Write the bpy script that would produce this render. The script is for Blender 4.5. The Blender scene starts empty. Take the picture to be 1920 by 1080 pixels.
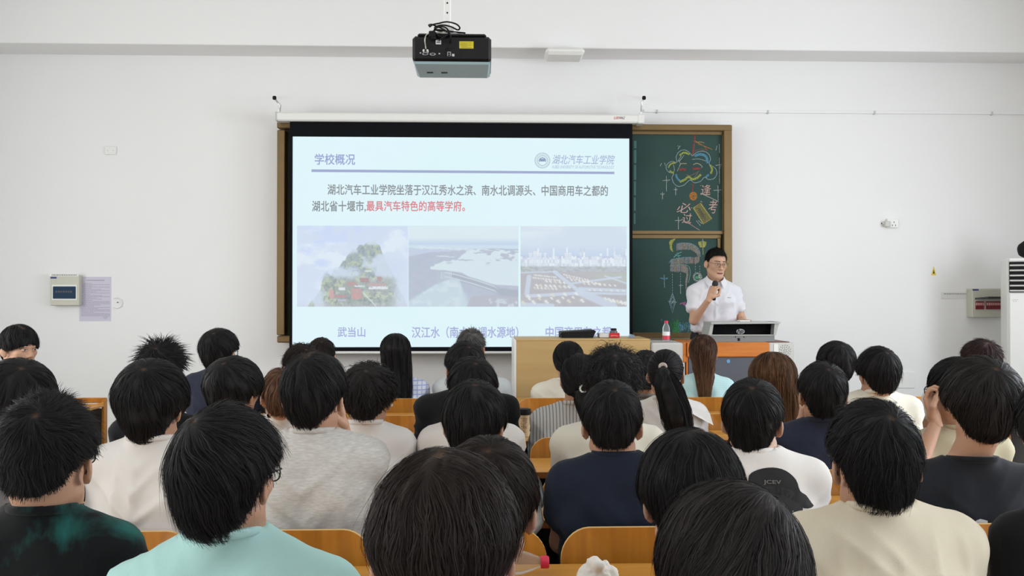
import bpy, math, random
import numpy as np
from mathutils import Vector, Matrix
from mathutils.bvhtree import BVHTree

SC = bpy.context.scene
COL = SC.collection
PI = math.pi

# ------------------------------------------------------------------ camera, world, light
F = 1650.0                      # focal length in pixels of the 1920x1080 frame
EYE = Vector((0.0, 0.0, 1.48))
cam_data = bpy.data.cameras.new('camera')
cam_data.sensor_width = 36.0
cam_data.lens = F / 1920.0 * 36.0
cam_data.clip_start = 0.05
cam = bpy.data.objects.new('camera', cam_data)
cam.location = EYE
cam.rotation_euler = (math.radians(90.52), 0.0, math.radians(-1.95))
COL.objects.link(cam)
SC.camera = cam
RC = cam.rotation_euler.to_matrix()

SC.view_settings.view_transform = 'Standard'
SC.view_settings.look = 'None'
SC.view_settings.gamma = 1.0
SC.view_settings.exposure = 0.0
SC.view_settings.use_curve_mapping = False
SC.cycles.use_denoising = True
SC.cycles.max_bounces = 8
SC.cycles.diffuse_bounces = 5

world = bpy.data.worlds.new('sky')
SC.world = world
world.use_nodes = True
world.node_tree.nodes['Background'].inputs['Color'].default_value = (0.80, 0.90, 1.0, 1)
world.node_tree.nodes['Background'].inputs['Strength'].default_value = 1.0

# daylight coming in through the windows of the two long walls
XL, XR, YF, YB, ZC = -5.4, 5.6, 8.10, -4.2, 4.2
WIN_L = [(-2.6, 2.0), (0.6, 2.0), (4.1, 2.4)]
WIN_R = [(-2.6, 2.0), (0.6, 2.0), (4.1, 2.4)]
WZ0, WZ1 = 0.95, 3.05
POW_L = [92, 80, 104]
POW_R = [92, 90, 176]
def daylight(x, yc, w, power, sgn, col):
    ld = bpy.data.lights.new('window_daylight', 'AREA')
    ld.shape = 'RECTANGLE'; ld.size = w; ld.size_y = WZ1 - WZ0
    ld.energy = power; ld.color = col
    lo = bpy.data.objects.new('window_daylight', ld)
    lo.location = (x, yc, (WZ0 + WZ1) / 2)
    lo.rotation_euler = (PI / 2 - math.radians(8), 0, -PI / 2 * sgn)          # the sky shines in from above
    ld.spread = math.radians(172)
    COL.objects.link(lo)
for (yc, w), pw in zip(WIN_L, POW_L): daylight(XL + 0.02, yc, w - .1, pw, 1, (1.0, 0.995, 0.97))
for (yc, w), pw in zip(WIN_R, POW_R): daylight(XR - 0.02, yc, w - .1, pw, -1, (0.88, 0.94, 1.0))

# ------------------------------------------------------------------ helpers
def P(px, py, Y):
    """world point on the plane y = Y that the photograph shows at pixel (px, py)"""
    d = RC @ Vector(((px - 960.0) / F, -(py - 540.0) / F, -1.0))
    return EYE + d * ((Y - EYE.y) / d.y)
def PX(px, Y): return P(px, 555, Y).x
def PZ(py, Y, px=960): return P(px, py, Y).z

def lin(c):
    c = np.asarray(c, float)
    return np.where(c <= 0.04045, c / 12.92, ((c + 0.055) / 1.055) ** 2.4)
def S(r, g, b):
    return tuple(float(v) for v in lin(np.array((r, g, b)) / 255.0)) + (1.0,)

def tag(o, label=None, cat=None, group=None, kind=None):
    if label: o['label'] = label
    if cat: o['category'] = cat
    if group: o['group'] = group
    if kind: o['kind'] = kind
    return o

def empty(name, loc, label=None, cat=None, group=None):
    o = bpy.data.objects.new(name, None)
    o.empty_display_size = 0.1
    COL.objects.link(o); o.location = loc
    tag(o, label, cat, group)
    ORG[o.name] = Vector(loc)
    return o
ORG = {}                                   # world origin of every parent (no rotation is used on parents)
def origin(o):
    return ORG.get(o.name, Vector((0, 0, 0))) if o else Vector((0, 0, 0))

def link_mesh(name, me, mat, parent=None, loc=None, smooth=False):
    """me in world coordinates shifted to the parent's origin"""
    if mat is not None and len(me.materials) == 0:
        for m in (mat if isinstance(mat, (list, tuple)) else [mat]): me.materials.append(m)
    if smooth:
        me.polygons.foreach_set('use_smooth', np.ones(len(me.polygons), bool))
    o = bpy.data.objects.new(name, me)
    COL.objects.link(o)
    if parent is not None: o.parent = parent
    base = origin(parent)
    l = Vector(loc) if loc is not None else base
    o.location = l - base
    ORG[o.name] = l
    if l.length > 0: me.transform(Matrix.Translation(-l))
    return o

def mesh_np(name, V, faces):
    """faces: (n,4) or (n,3) int array"""
    me = bpy.data.meshes.new(name)
    V = np.asarray(V, np.float32); Q = np.asarray(faces, np.int32)
    n, k = Q.shape
    me.vertices.add(len(V)); me.vertices.foreach_set('co', V.ravel())
    me.loops.add(n * k); me.loops.foreach_set('vertex_index', Q.ravel())
    me.polygons.add(n)
    me.polygons.foreach_set('loop_start', np.arange(0, n * k, k, dtype=np.int32))
    me.polygons.foreach_set('loop_total', np.full(n, k, np.int32))
    me.update(calc_edges=True); me.validate()
    return me

def set_color(me, C, name='Col'):
    a = me.color_attributes.new(name, 'FLOAT_COLOR', 'POINT')
    C = np.asarray(C, np.float32)
    if C.shape[1] == 3: C = np.concatenate([C, np.ones((len(C), 1), np.float32)], 1)
    a.data.foreach_set('color', C.ravel())

class MB:
    """collects simple solids and links them as ONE mesh"""
    def __init__(s): s.v = []; s.f = []
    def add(s, vs, fs):
        b = len(s.v); s.v += [tuple(v) for v in vs]; s.f += [tuple(i + b for i in f) for f in fs]; return s
    def box(s, x0, x1, y0, y1, z0, z1, bev=0.0):
        if x0 > x1: x0, x1 = x1, x0
        if y0 > y1: y0, y1 = y1, y0
        if z0 > z1: z0, z1 = z1, z0
        b = min(bev, (x1 - x0) / 2.01, (y1 - y0) / 2.01, (z1 - z0) / 2.01)
        if b <= 0:
            vs = [(x, y, z) for x in (x0, x1) for y in (y0, y1) for z in (z0, z1)]
            return s.add(vs, [(0, 1, 3, 2), (4, 6, 7, 5), (0, 4, 5, 1), (2, 3, 7, 6), (0, 2, 6, 4), (1, 5, 7, 3)])
        vs = []
        def ix(sx, sy, sz, ax): return ((sx * 2 + sy) * 2 + sz) * 3 + ax
        for sx in (0, 1):
            for sy in (0, 1):
                for sz in (0, 1):
                    X, Y, Z = (x0, x1)[sx], (y0, y1)[sy], (z0, z1)[sz]
                    ex, ey, ez = (b, -b)[sx], (b, -b)[sy], (b, -b)[sz]
                    vs += [(X, Y + ey, Z + ez), (X + ex, Y, Z + ez), (X + ex, Y + ey, Z)]
        fs = []
        for ax in range(3):
            for sd in (0, 1):
                q = []
                for a, c in ((0, 0), (1, 0), (1, 1), (0, 1)):
                    k = [0, 0, 0]; k[ax] = sd; k[(ax + 1) % 3] = a; k[(ax + 2) % 3] = c
                    q.append(ix(*k, ax))
                fs.append(tuple(q) if sd else tuple(q[::-1]))
        for ax in range(3):
            o1, o2 = (ax + 1) % 3, (ax + 2) % 3
            for a in (0, 1):
                for c in (0, 1):
                    k0 = [0, 0, 0]; k1 = [0, 0, 0]
                    k0[ax] = 0; k1[ax] = 1; k0[o1] = k1[o1] = a; k0[o2] = k1[o2] = c
                    q = (ix(*k0, o1), ix(*k1, o1), ix(*k1, o2), ix(*k0, o2))
                    fs.append(q if (a == c) == False else q[::-1])
        for sx in (0, 1):
            for sy in (0, 1):
                for sz in (0, 1):
                    t = (ix(sx, sy, sz, 0), ix(sx, sy, sz, 1), ix(sx, sy, sz, 2))
                    fs.append(t if (sx + sy + sz) % 2 == 1 else t[::-1])
        return s.add(vs, fs)
    def tube(s, pts, r, n=8, cap=True):
        pts = [Vector(p) for p in pts]
        rs = r if isinstance(r, (list, tuple)) else [r] * len(pts)
        t0 = (pts[1] - pts[0]).normalized()
        up = Vector((0, 0, 1)) if abs(t0.z) < .9 else Vector((1, 0, 0))
        u = t0.cross(up).normalized()
        b = len(s.v); fs = []
        for i, p in enumerate(pts):
            t = (pts[min(i + 1, len(pts) - 1)] - pts[max(i - 1, 0)]).normalized()
            u = (u - t * u.dot(t)).normalized(); w = t.cross(u)
            for k in range(n):
                a = 2 * PI * k / n
                s.v.append(tuple(p + (u * math.cos(a) + w * math.sin(a)) * rs[i]))
        for i in range(len(pts) - 1):
            for k in range(n):
                k2 = (k + 1) % n
                s.f.append((b + i * n + k, b + i * n + k2, b + (i + 1) * n + k2, b + (i + 1) * n + k))
        if cap:
            s.f.append(tuple(b + k for k in range(n))[::-1]); s.f.append(tuple(b + (len(pts) - 1) * n + k for k in range(n)))
        return s
    def lathe(s, prof, c, n=24, axis='z'):
        """prof: (radius, height) list from bottom to top"""
        b = len(s.v)
        for (r, h) in prof:
            for k in range(n):
                a = 2 * PI * k / n
                q = (r * math.cos(a), r * math.sin(a), h)
                if axis == 'x': q = (q[2], q[0], q[1])
                if axis == 'y': q = (q[1], q[2], q[0])
                s.v.append((c[0] + q[0], c[1] + q[1], c[2] + q[2]))
        for i in range(len(prof) - 1):
            for k in range(n):
                k2 = (k + 1) % n
                s.f.append((b + i * n + k, b + i * n + k2, b + (i + 1) * n + k2, b + (i + 1) * n + k))
        s.f.append(tuple(b + k for k in range(n))[::-1]); s.f.append(tuple(b + (len(prof) - 1) * n + k for k in range(n)))
        return s
    def prism(s, poly, y0, y1):
        """polygon of (x, z) extruded along y"""
        n = len(poly)
        vs = [(x, y0, z) for x, z in poly] + [(x, y1, z) for x, z in poly]
        fs = [tuple(range(n)), tuple(range(2 * n - 1, n - 1, -1))] + [(i, i + n, (i + 1) % n + n, (i + 1) % n) for i in range(n)]
        return s.add(vs, fs)
    def build(s, name, mat, parent=None, smooth=False, loc=None):
        me = bpy.data.meshes.new(name); me.from_pydata(s.v, [], s.f); me.update()
        import bmesh
        bm = bmesh.new(); bm.from_mesh(me); bmesh.ops.recalc_face_normals(bm, faces=bm.faces); bm.to_mesh(me); bm.free()
        o = link_mesh(name, me, mat, parent, loc)
        if smooth:
            me.polygons.foreach_set('use_smooth', np.ones(len(me.polygons), bool))
            try: me.set_sharp_from_angle(angle=math.radians(smooth if smooth is not True else 40))
            except Exception: pass
        return o

def rrect(x0, x1, z0, z1, r, n=6):
    pts = []
    for cx, cz, a0 in ((x1 - r, z1 - r, 0), (x0 + r, z1 - r, 90), (x0 + r, z0 + r, 180), (x1 - r, z0 + r, 270)):
        for k in range(n + 1):
            a = math.radians(a0 + 90 * k / n)
            pts.append((cx + r * math.cos(a), cz + r * math.sin(a)))
    return pts

# ------------------------------------------------------------------ materials
def material(name, col, rough=.6, metal=0.0, bump=0.0, bscale=60.0, var=0.0, vscale=4.0, spec=.5, coat=0.0):
    m = bpy.data.materials.new(name); m.use_nodes = True
    nt = m.node_tree; b = nt.nodes['Principled BSDF']
    b.inputs['Base Color'].default_value = col
    b.inputs['Roughness'].default_value = rough; b.inputs['Metallic'].default_value = metal
    b.inputs['Specular IOR Level'].default_value = spec
    if coat: b.inputs['Coat Weight'].default_value = coat
    tc = nt.nodes.new('ShaderNodeTexCoord')
    if var > 0:
        n = nt.nodes.new('ShaderNodeTexNoise'); n.inputs['Scale'].default_value = vscale; n.inputs['Detail'].default_value = 5
        nt.links.new(tc.outputs['Object'], n.inputs['Vector'])
        r = nt.nodes.new('ShaderNodeMapRange')
        r.inputs['To Min'].default_value = 1 - var; r.inputs['To Max'].default_value = 1 + var
        nt.links.new(n.outputs['Fac'], r.inputs['Value'])
        x = nt.nodes.new('ShaderNodeVectorMath'); x.operation = 'SCALE'
        x.inputs[0].default_value = col[:3]
        nt.links.new(r.outputs['Result'], x.inputs['Scale'])
        nt.links.new(x.outputs['Vector'], b.inputs['Base Color'])
    if bump > 0:
        n = nt.nodes.new('ShaderNodeTexNoise'); n.inputs['Scale'].default_value = bscale; n.inputs['Detail'].default_value = 4
        nt.links.new(tc.outputs['Object'], n.inputs['Vector'])
        bp = nt.nodes.new('ShaderNodeBump'); bp.inputs['Strength'].default_value = bump; bp.inputs['Distance'].default_value = .01
        nt.links.new(n.outputs['Fac'], bp.inputs['Height']); nt.links.new(bp.outputs['Normal'], b.inputs['Normal'])
    return m

def wood(name, c1, c2, axis='z', rough=.35, scale=6.0):
    m = bpy.data.materials.new(name); m.use_nodes = True
    nt = m.node_tree; b = nt.nodes['Principled BSDF']; b.inputs['Roughness'].default_value = rough
    tc = nt.nodes.new('ShaderNodeTexCoord'); mp = nt.nodes.new('ShaderNodeMapping')
    sc = {'x': (.6, 9, 9), 'z': (9, 9, .6), 'y': (9, .6, 9)}[axis]
    mp.inputs['Scale'].default_value = tuple(v * scale / 6 for v in sc)
    nt.links.new(tc.outputs['Object'], mp.inputs['Vector'])
    n = nt.nodes.new('ShaderNodeTexNoise'); n.inputs['Scale'].default_value = 3.0; n.inputs['Detail'].default_value = 6
    n.inputs['Distortion'].default_value = .6
    nt.links.new(mp.outputs['Vector'], n.inputs['Vector'])
    r = nt.nodes.new('ShaderNodeValToRGB')
    r.color_ramp.elements[0].position = .3; r.color_ramp.elements[1].position = .72
    r.color_ramp.elements[0].color = c1; r.color_ramp.elements[1].color = c2
    nt.links.new(n.outputs['Fac'], r.inputs['Fac']); nt.links.new(r.outputs['Color'], b.inputs['Base Color'])
    return m

def attr_material(name, rough=.6, spec=.3, emit=0.0):
    m = bpy.data.materials.new(name); m.use_nodes = True
    nt = m.node_tree; b = nt.nodes['Principled BSDF']
    a = nt.nodes.new('ShaderNodeVertexColor'); a.layer_name = 'Col'
    b.inputs['Roughness'].default_value = rough; b.inputs['Specular IOR Level'].default_value = spec
    if emit:
        b.inputs['Base Color'].default_value = (.03, .03, .03, 1)
        nt.links.new(a.outputs['Color'], b.inputs['Emission Color']); b.inputs['Emission Strength'].default_value = emit
    else:
        nt.links.new(a.outputs['Color'], b.inputs['Base Color'])
    return m

def glow(name, col, strength=1.0):
    m = bpy.data.materials.new(name); m.use_nodes = True
    b = m.node_tree.nodes['Principled BSDF']
    b.inputs['Base Color'].default_value = (.03, .03, .03, 1); b.inputs['Roughness'].default_value = .8
    b.inputs['Specular IOR Level'].default_value = .1
    b.inputs['Emission Color'].default_value = col; b.inputs['Emission Strength'].default_value = strength
    return m

def clear(name, tint=(1, 1, 1, 1), alpha=.12, rough=.05):
    m = bpy.data.materials.new(name); m.use_nodes = True
    nt = m.node_tree; out = nt.nodes['Material Output']; b = nt.nodes['Principled BSDF']
    b.inputs['Base Color'].default_value = tint; b.inputs['Roughness'].default_value = rough
    t = nt.nodes.new('ShaderNodeBsdfTransparent'); t.inputs['Color'].default_value = tint
    mx = nt.nodes.new('ShaderNodeMixShader'); fr = nt.nodes.new('ShaderNodeLayerWeight'); fr.inputs['Blend'].default_value = .22
    ad = nt.nodes.new('ShaderNodeMath'); ad.operation = 'ADD'; ad.inputs[1].default_value = alpha
    sq = nt.nodes.new('ShaderNodeMath'); sq.operation = 'MULTIPLY'; sq.inputs[1].default_value = .55
    nt.links.new(fr.outputs['Fresnel'], sq.inputs[0]); nt.links.new(sq.outputs[0], ad.inputs[0]); nt.links.new(ad.outputs[0], mx.inputs['Fac'])
    nt.links.new(t.outputs['BSDF'], mx.inputs[1]); nt.links.new(b.outputs['BSDF'], mx.inputs[2])
    nt.links.new(mx.outputs['Shader'], out.inputs['Surface'])
    return m

M = {}
M['wall'] = material('wall_paint', S(236, 236, 236), .85, bump=.05, bscale=25, var=.02, vscale=1.2, spec=.2)
M['ceiling'] = material('ceiling_paint', S(238, 237, 234), .9, var=.02)
M['floor'] = material('floor_tile', S(150, 146, 138), .35, var=.06, vscale=3)
M['alum'] = material('bronze_aluminium', S(122, 100, 66), .38, metal=.55, var=.08, vscale=8)
M['alum_dark'] = material('dark_aluminium_channel', S(58, 48, 36), .5, metal=.4)
M['board'] = material('green_chalkboard', S(48, 72, 68), .75, var=.30, vscale=2.0, spec=.25)
M['white_plastic'] = material('white_plastic', S(232, 232, 229), .4, var=.015)
M['grey_plastic'] = material('grey_plastic', S(196, 196, 192), .45, var=.02)
M['beige_box'] = material('putty_enamel', S(196, 195, 180), .45, var=.02)
M['black'] = material('matte_black', S(20, 20, 22), .6, spec=.2)
M['black_cloth'] = material('black_screen_border', S(20, 21, 25), .9, spec=.1)
M['black_gloss'] = material('black_plastic', S(15, 15, 18), .4, var=.1, vscale=10, spec=.3)
M['steel'] = material('dark_steel', S(52, 50, 52), .4, metal=.6)
M['chrome'] = material('bare_steel', S(170, 172, 174), .3, metal=.8)
M['chair'] = wood('honey_plywood', S(164, 102, 28), S(196, 130, 44), 'z', .32, 4)
M['ply_edge'] = wood('plywood_edge', S(226, 186, 118), S(240, 205, 140), 'x', .5)
M['desk'] = wood('honey_desktop', S(190, 132, 54), S(214, 158, 76), 'x', .3, 4)
M['desk_edge'] = wood('brown_edge_band', S(128, 78, 34), S(150, 94, 44), 'x', .4)
M['desk_dark'] = material('dark_modesty_panel', S(46, 38, 34), .6, var=.1)
M['glass'] = clear('window_glass', (1, 1, 1, 1), .05)

# ------------------------------------------------------------------ the room
def struct(name, mb, mat, parent=None, smooth=False):
    o = mb.build(name, mat, parent, smooth)
    if parent is None: o['kind'] = 'structure'
    return o
struct('floor', MB().box(XL - .2, XR + .2, YB - .2, YF + .2, -.1, 0), M['floor'])
struct('ceiling', MB().box(XL - .2, XR + .2, YB - .2, YF + .2, ZC, ZC + .1), M['ceiling'])
struct('wall_front', MB().box(XL - .2, XR + .2, YF, YF + .2, 0, ZC), M['wall'])
struct('wall_back', MB().box(XL - .2, XR + .2, YB - .2, YB, 0, ZC), M['wall'])
BEAM_Z = PZ(110, YF)
BEAM_Y = YF - .36
struct('ceiling_beam', MB().box(XL, XR, BEAM_Y, YF, BEAM_Z, ZC, .006), M['wall'])
def side_wall(name, x0, x1, wins):
    m = MB(); ys = YB
    for yc, w in wins:
        m.box(x0, x1, ys, yc - w / 2, 0, ZC); ys = yc + w / 2
        m.box(x0, x1, yc - w / 2, yc + w / 2, 0, WZ0); m.box(x0, x1, yc - w / 2, yc + w / 2, WZ1, ZC)
    m.box(x0, x1, ys, YF, 0, ZC)
    return struct(name, m, M['wall'])
side_wall('wall_left', XL - .2, XL, WIN_L)
side_wall('wall_right', XR, XR + .2, WIN_R)
nwin = 0
for xs, wins in ((XL - .1, WIN_L), (XR + .1, WIN_R)):
    for yc, w in wins:
        nwin += 1
        m = MB(); t = .05; a, b = yc - w / 2, yc + w / 2
        m.box(xs - .03, xs + .03, a, b, WZ0, WZ0 + t).box(xs - .03, xs + .03, a, b, WZ1 - t, WZ1)
        m.box(xs - .03, xs + .03, a, a + t, WZ0, WZ1).box(xs - .03, xs + .03, b - t, b, WZ0, WZ1)
        m.box(xs - .03, xs + .03, yc - t / 2, yc + t / 2, WZ0, WZ1)
        w_o = struct('window_%d' % nwin, m, M['white_plastic'])
        MB().box(xs - .004, xs + .004, a + t, b - t, WZ0 + t, WZ1 - t).build('window_glass', M['glass'], w_o)
PLAT = .15
platform = MB().box(-2.6, 3.3, 6.62, YF, 0, PLAT, .01).build('trim_1', material('platform_board', S(150, 120, 88), .5, var=.08))
platform['kind'] = 'structure'

# ------------------------------------------------------------------ text helpers
def text_verts(body, bold=0.0, shear=0.0):
    c = bpy.data.curves.new('lettering', 'FONT'); c.body = body; c.offset = bold; c.shear = shear; c.resolution_u = 3
    o = bpy.data.objects.new('lettering', c); COL.objects.link(o)
    dg = bpy.context.evaluated_depsgraph_get(); dg.update()
    me = bpy.data.meshes.new_from_object(o.evaluated_get(dg))
    V = np.zeros(len(me.vertices) * 3, np.float32); me.vertices.foreach_get('co', V); V = V.reshape(-1, 3)
    Fc = [tuple(p.vertices) for p in me.polygons]
    bpy.data.objects.remove(o); bpy.data.curves.remove(c); bpy.data.meshes.remove(me)
    return V, Fc
def fit_text(name, body, box, Y, mat, parent, bold=0.0, shear=0.0, weight=0.0):
    """lettering that fills a pixel box of the photograph, lying in the plane y = Y"""
    V, Fc = text_verts(body, bold, shear)
    if weight:                                      # heavier strokes: the same glyphs laid over themselves with small shifts
        n0 = len(V); sh = [(0, 0), (weight, 0), (-weight, 0), (0, weight), (0, -weight)]
        Fc = [tuple(i + k * n0 for i in f) for k in range(5) for f in Fc]
        V = np.concatenate([V + np.array((dx, dy, 0)) for dx, dy in sh])
    lo, hi = V.min(0), V.max(0); uv = (V[:, :2] - lo[:2]) / (hi - lo)[:2]
    x0, y0, x1, y1 = box[:4]
    ys = box if len(box) == 4 else None
    a, b = P(x0, y1, Y), P(x1, y1 + (0 if len(box) == 4 else box[4]), Y)
    c, d = P(x0, y0, Y), P(x1, y0 + (0 if len(box) == 4 else box[4]), Y)
    pts = []
    for u, v in uv:
        p = a * ((1 - u) * (1 - v)) + b * (u * (1 - v)) + c * ((1 - u) * v) + d * (u * v)
        pts.append((p.x, Y, p.z))
    me = bpy.data.meshes.new(name); me.from_pydata(pts, [], Fc); me.update()
    return link_mesh(name, me, mat, parent)

def ribbon_strokes(strokes, Y):
    """strokes: (points in pixels, width in pixels, colour); flat chalk lines on the plane y = Y"""
    V, Fc, C = [], [], []
    k = Y / F
    lay = 0
    for pts, w, c in strokes:
        lay += 1
        yy = Y - .00002 * (lay % 40)
        q = [P(x, y, Y) for x, y in pts]
        b = len(V)
        for i, p in enumerate(q):
            t = q[min(i + 1, len(q) - 1)] - q[max(i - 1, 0)]
            t.y = 0
            if t.length < 1e-9: t = Vector((1, 0, 0))
            t.normalize(); n = Vector((-t.z, 0, t.x)) * (w * k / 2 * .92)
            V.append((p.x + n.x, yy, p.z + n.z)); V.append((p.x - n.x, yy, p.z - n.z))
            C += [lin((np.array(c) * .76 + np.array((60, 80, 78)) * .24) / 255.0)] * 2
        for i in range(len(q) - 1):
            Fc.append((b + 2 * i, b + 2 * i + 1, b + 2 * i + 3, b + 2 * i + 2))
    return V, Fc, C
def smooth_line(pts, n=6, closed=False):
    """Catmull-Rom through the points"""
    p = [np.array(q, float) for q in pts]
    if closed: p = [p[-1]] + p + [p[0], p[1]]
    else: p = [2 * p[0] - p[1]] + p + [2 * p[-1] - p[-2]]
    out = []
    for i in range(1, len(p) - 2):
        for k in range(n):
            t = k / n
            out.append(.5 * ((2 * p[i]) + (-p[i - 1] + p[i + 1]) * t + (2 * p[i - 1] - 5 * p[i] + 4 * p[i + 1] - p[i + 2]) * t * t + (-p[i - 1] + 3 * p[i] - 3 * p[i + 1] + p[i + 2]) * t ** 3))
    out.append(p[-2])
    return [(float(a), float(b)) for a, b in out]

# ------------------------------------------------------------------ chalkboard
BY = 8.0                                             # writing surface of the board
def pbox(m, x0, y0, x1, y1, Ya, Yb, bev=0.0, Yr=None):
    """box whose front face fills the pixel box at depth Ya, reaching back to Yb"""
    Yr = Yr or Ya
    xm, ym = (x0 + x1) / 2, (y0 + y1) / 2
    return m.box(P(x0, ym, Yr).x, P(x1, ym, Yr).x, Ya, Yb, P(xm, y1, Yr).z, P(xm, y0, Yr).z, bev)
board = empty('chalkboard', P(946, 640, YF), 'wide green two-tier chalkboard in bronze frame, covered in coloured chalk drawings', 'chalkboard')
BF = 7.93
m = MB()
pbox(m, 519, 231, 1373, 243, BF, YF, .008); pbox(m, 519, 629, 1373, 642, BF - .02, YF, .01)
pbox(m, 519, 243.5, 534, 628.5, BF + .001, YF, .006); pbox(m, 1358, 243.5, 1373, 628.5, BF + .001, YF, .006)
m.build('outer_frame', M['alum'], board)
m = MB(); pbox(m, 534, 243, 1358, 629, BF + .09, YF - .03)
m.build('back_channel', M['alum_dark'], board)
m = MB(); pbox(m, 560, 249, 1353, 435, BY - .02, BY + .02, Yr=BY)
pan_u = m.build('upper_panel', M['board'], board)
m = MB(); pbox(m, 560, 446, 1345, 627, BY, BY + .03, Yr=BY)
pan_l = m.build('lower_panel', M['board'], board)
m = MB(); pbox(m, 545, 244, 1358, 250, BY - .035, BY + .02); pbox(m, 545, 432, 1358, 438, BY - .035, BY + .02)
pbox(m, 1354, 250, 1359, 434, BY - .035, BY + .02); pbox(m, 545, 250, 549, 434, BY - .035, BY + .02)
m.build('panel_rim', M['alum'], pan_u)
m = MB(); pbox(m, 545, 439.5, 1352, 446, BY - .012, BY + .03); pbox(m, 545, 624, 1352, 629, BY - .012, BY + .03)
pbox(m, 1346, 446, 1351, 626, BY - .012, BY + .03); pbox(m, 545, 446, 549, 626, BY - .012, BY + .03)
m.build('panel_rim', M['alum'], pan_l)
m = MB()
pbox(m, 1188, 634, 1330, 640, BF - .09, BF - .02, .004)
m.build('chalk_tray', material('aluminium_tray', S(140, 132, 116), .4, metal=.4), board)

WH, YG, BL, RD, OR, PK, GN = (214, 218, 214), (176, 186, 84), (98, 158, 196), (170, 70, 66), (206, 132, 60), (206, 160, 160), (86, 156, 96)
st = []
def u5(pts): return [(1160 + x / 4.5, 220 + y / 4.5) for x, y in pts]
def u6(pts): return [(1160 + x / 4.696, 430 + y / 4.696) for x, y in pts]
rs = random.Random(4)
A = lambda pts, w, c, f=u5, sm=True: st.append((f(smooth_line(pts) if sm and len(pts) > 2 else pts), w, c))
A([(637, 150), (630, 230), (620, 330)], 1.6, RD); A([(645, 150), (640, 230), (628, 320)], 1.0, (190, 96, 90))
A([(640, 195), (700, 232), (790, 272)], 1.3, OR); A([(650, 212), (690, 208), (722, 216)], 1.2, (200, 180, 110)); A([(660, 225), (720, 244), (745, 280)], 1.1, (186, 110, 60))
A([(640, 285), (690, 268), (750, 275)], 1, (180, 90, 80))
A([(620, 325), (590, 290), (545, 275), (505, 295), (485, 335), (490, 380), (450, 372), (415, 390), (400, 425), (420, 460), (462, 475), (450, 510), (465, 555), (500, 582), (550, 572), (600, 530), (640, 552), (690, 540), (725, 505), (760, 525), (805, 515), (828, 475), (815, 430), (765, 395), (775, 350), (755, 305), (710, 285), (660, 295), (622, 325)], 1.2, (176, 196, 202))
A([(505, 360), (520, 395), (505, 430), (495, 455)], .8, WH); A([(620, 355), (680, 352), (740, 370)], .8, WH)
A([(462, 400), (470, 440), (462, 475)], .8, WH)
A([(512, 322), (552, 298), (598, 312)], 4, YG); A([(530, 322), (500, 372)], .9, WH); A([(552, 318), (510, 375)], .9, WH)
A([(418, 425), (440, 394), (482, 382)], 3.2, YG); A([(430, 450), (447, 464), (466, 468)], 4, YG)
A([(515, 545), (560, 525), (590, 502), (620, 522), (660, 512), (695, 482)], 4.4, YG)
A([(772, 402), (788, 440), (776, 476)], 4, YG)
A([(640, 326), (690, 312), (736, 332), (752, 388)], 5.2, BL); A([(482, 480), (494, 512), (516, 536)], 4, BL); A([(735, 506), (760, 482)], 4, BL)
A([(512, 410), (530, 391), (575, 390)], 1.5, (206, 190, 150)); A([(628, 400), (660, 388), (695, 402)], 1.5, (206, 190, 150)); A([(690, 404), (704, 412), (698, 425)], 1, WH)
A([(512, 440), (566, 440)], 4.6, RD, sm=False); A([(624, 434), (688, 432)], 4.2, RD, sm=False)
A([(570, 482), (600, 492), (640, 476), (680, 454)], 1, (176, 120, 116)); A([(640, 505), (668, 470)], .8, (160, 150, 110))
A([(628, 560), (622, 632)], 2.2, RD)
for r in (30, 24, 17, 9): A([(630 + r * math.cos(a), 665 + r * math.sin(a) * 1.1) for a in np.linspace(0, 6.1, 12)], 1.6, OR)
for x, y, h, w in ((402, 495, 130, 65), (480, 590, 66, 30), (369, 630, 62, 36), (503, 840, 106, 60), (849, 340, 220, 62), (838, 575, 140, 76)):
    A([(x, y), (x + 1, y + h)], 1, WH); A([(x - w / 2, y + h * .3), (x + w / 2, y + h * .26)], 1, WH); A([(x + 14, y + h * .3), (x - 2, y + h * .5)], .8, (160, 170, 165))
for a, b in (((350, 412), (362, 388)), ((388, 382), (394, 408)), ((500, 268), (520, 240)), ((505, 246), (498, 240)), ((820, 278), (830, 240)), ((848, 225), (851, 300)), ((690, 708), (706, 716)), ((655, 872), (690, 915)), ((672, 870), (704, 898)), ((612, 766), (620, 762)), ((690, 575), (694, 580))):
    A([a, b], 1, WH)
A([(690, 640), (760, 672), (832, 706)], 1.5, (206, 196, 190)); A([(530, 858), (600, 900), (682, 952)], 1.4, PK)
for k in range(9):
    t = k / 8.0
    A([(634 + 62 * t, 765 - 38 * t), (720 + 62 * t, 898 - 40 * t)], 1.9, (150, 138, 84))
A([(630, 765), (690, 725), (785, 855), (715, 900), (630, 765)], 1.8, (206, 186, 96), sm=False)
for k in range(6):
    A([(662 + k * 6 + rs.uniform(-8, 8), 770 + k * 16), (690 + rs.uniform(-5, 9) + k * 8, 775 + k * 15), (684 + k * 9, 800 + k * 14)], 1.3, (92, 76, 84))
A([(640, 710), (660, 735), (688, 730)], 1.4, (120, 60, 50))
up_strokes = st; st = []
A = lambda pts, w, c, f=u6, sm=True: st.append((f(smooth_line(pts) if sm and len(pts) > 2 else pts), w, c))
for k in range(7):
    t = k / 6.0
    A([(505 - 4 * t, 78), (470 - 28 * t + 10, 105), (452 + 14 * (1 - t), 140), (458 + 12 * (1 - t), 175), (478, 196)], 1.6, (186, 186, 92))
band = smooth_line([(512, 158), (580, 150), (650, 160), (696, 200), (705, 250), (690, 270), (620, 276), (540, 280), (462, 292)], 10)
band += smooth_line([(455, 340), (510, 345), (570, 345), (605, 370), (600, 430), (592, 480), (598, 540)], 10)
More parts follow.
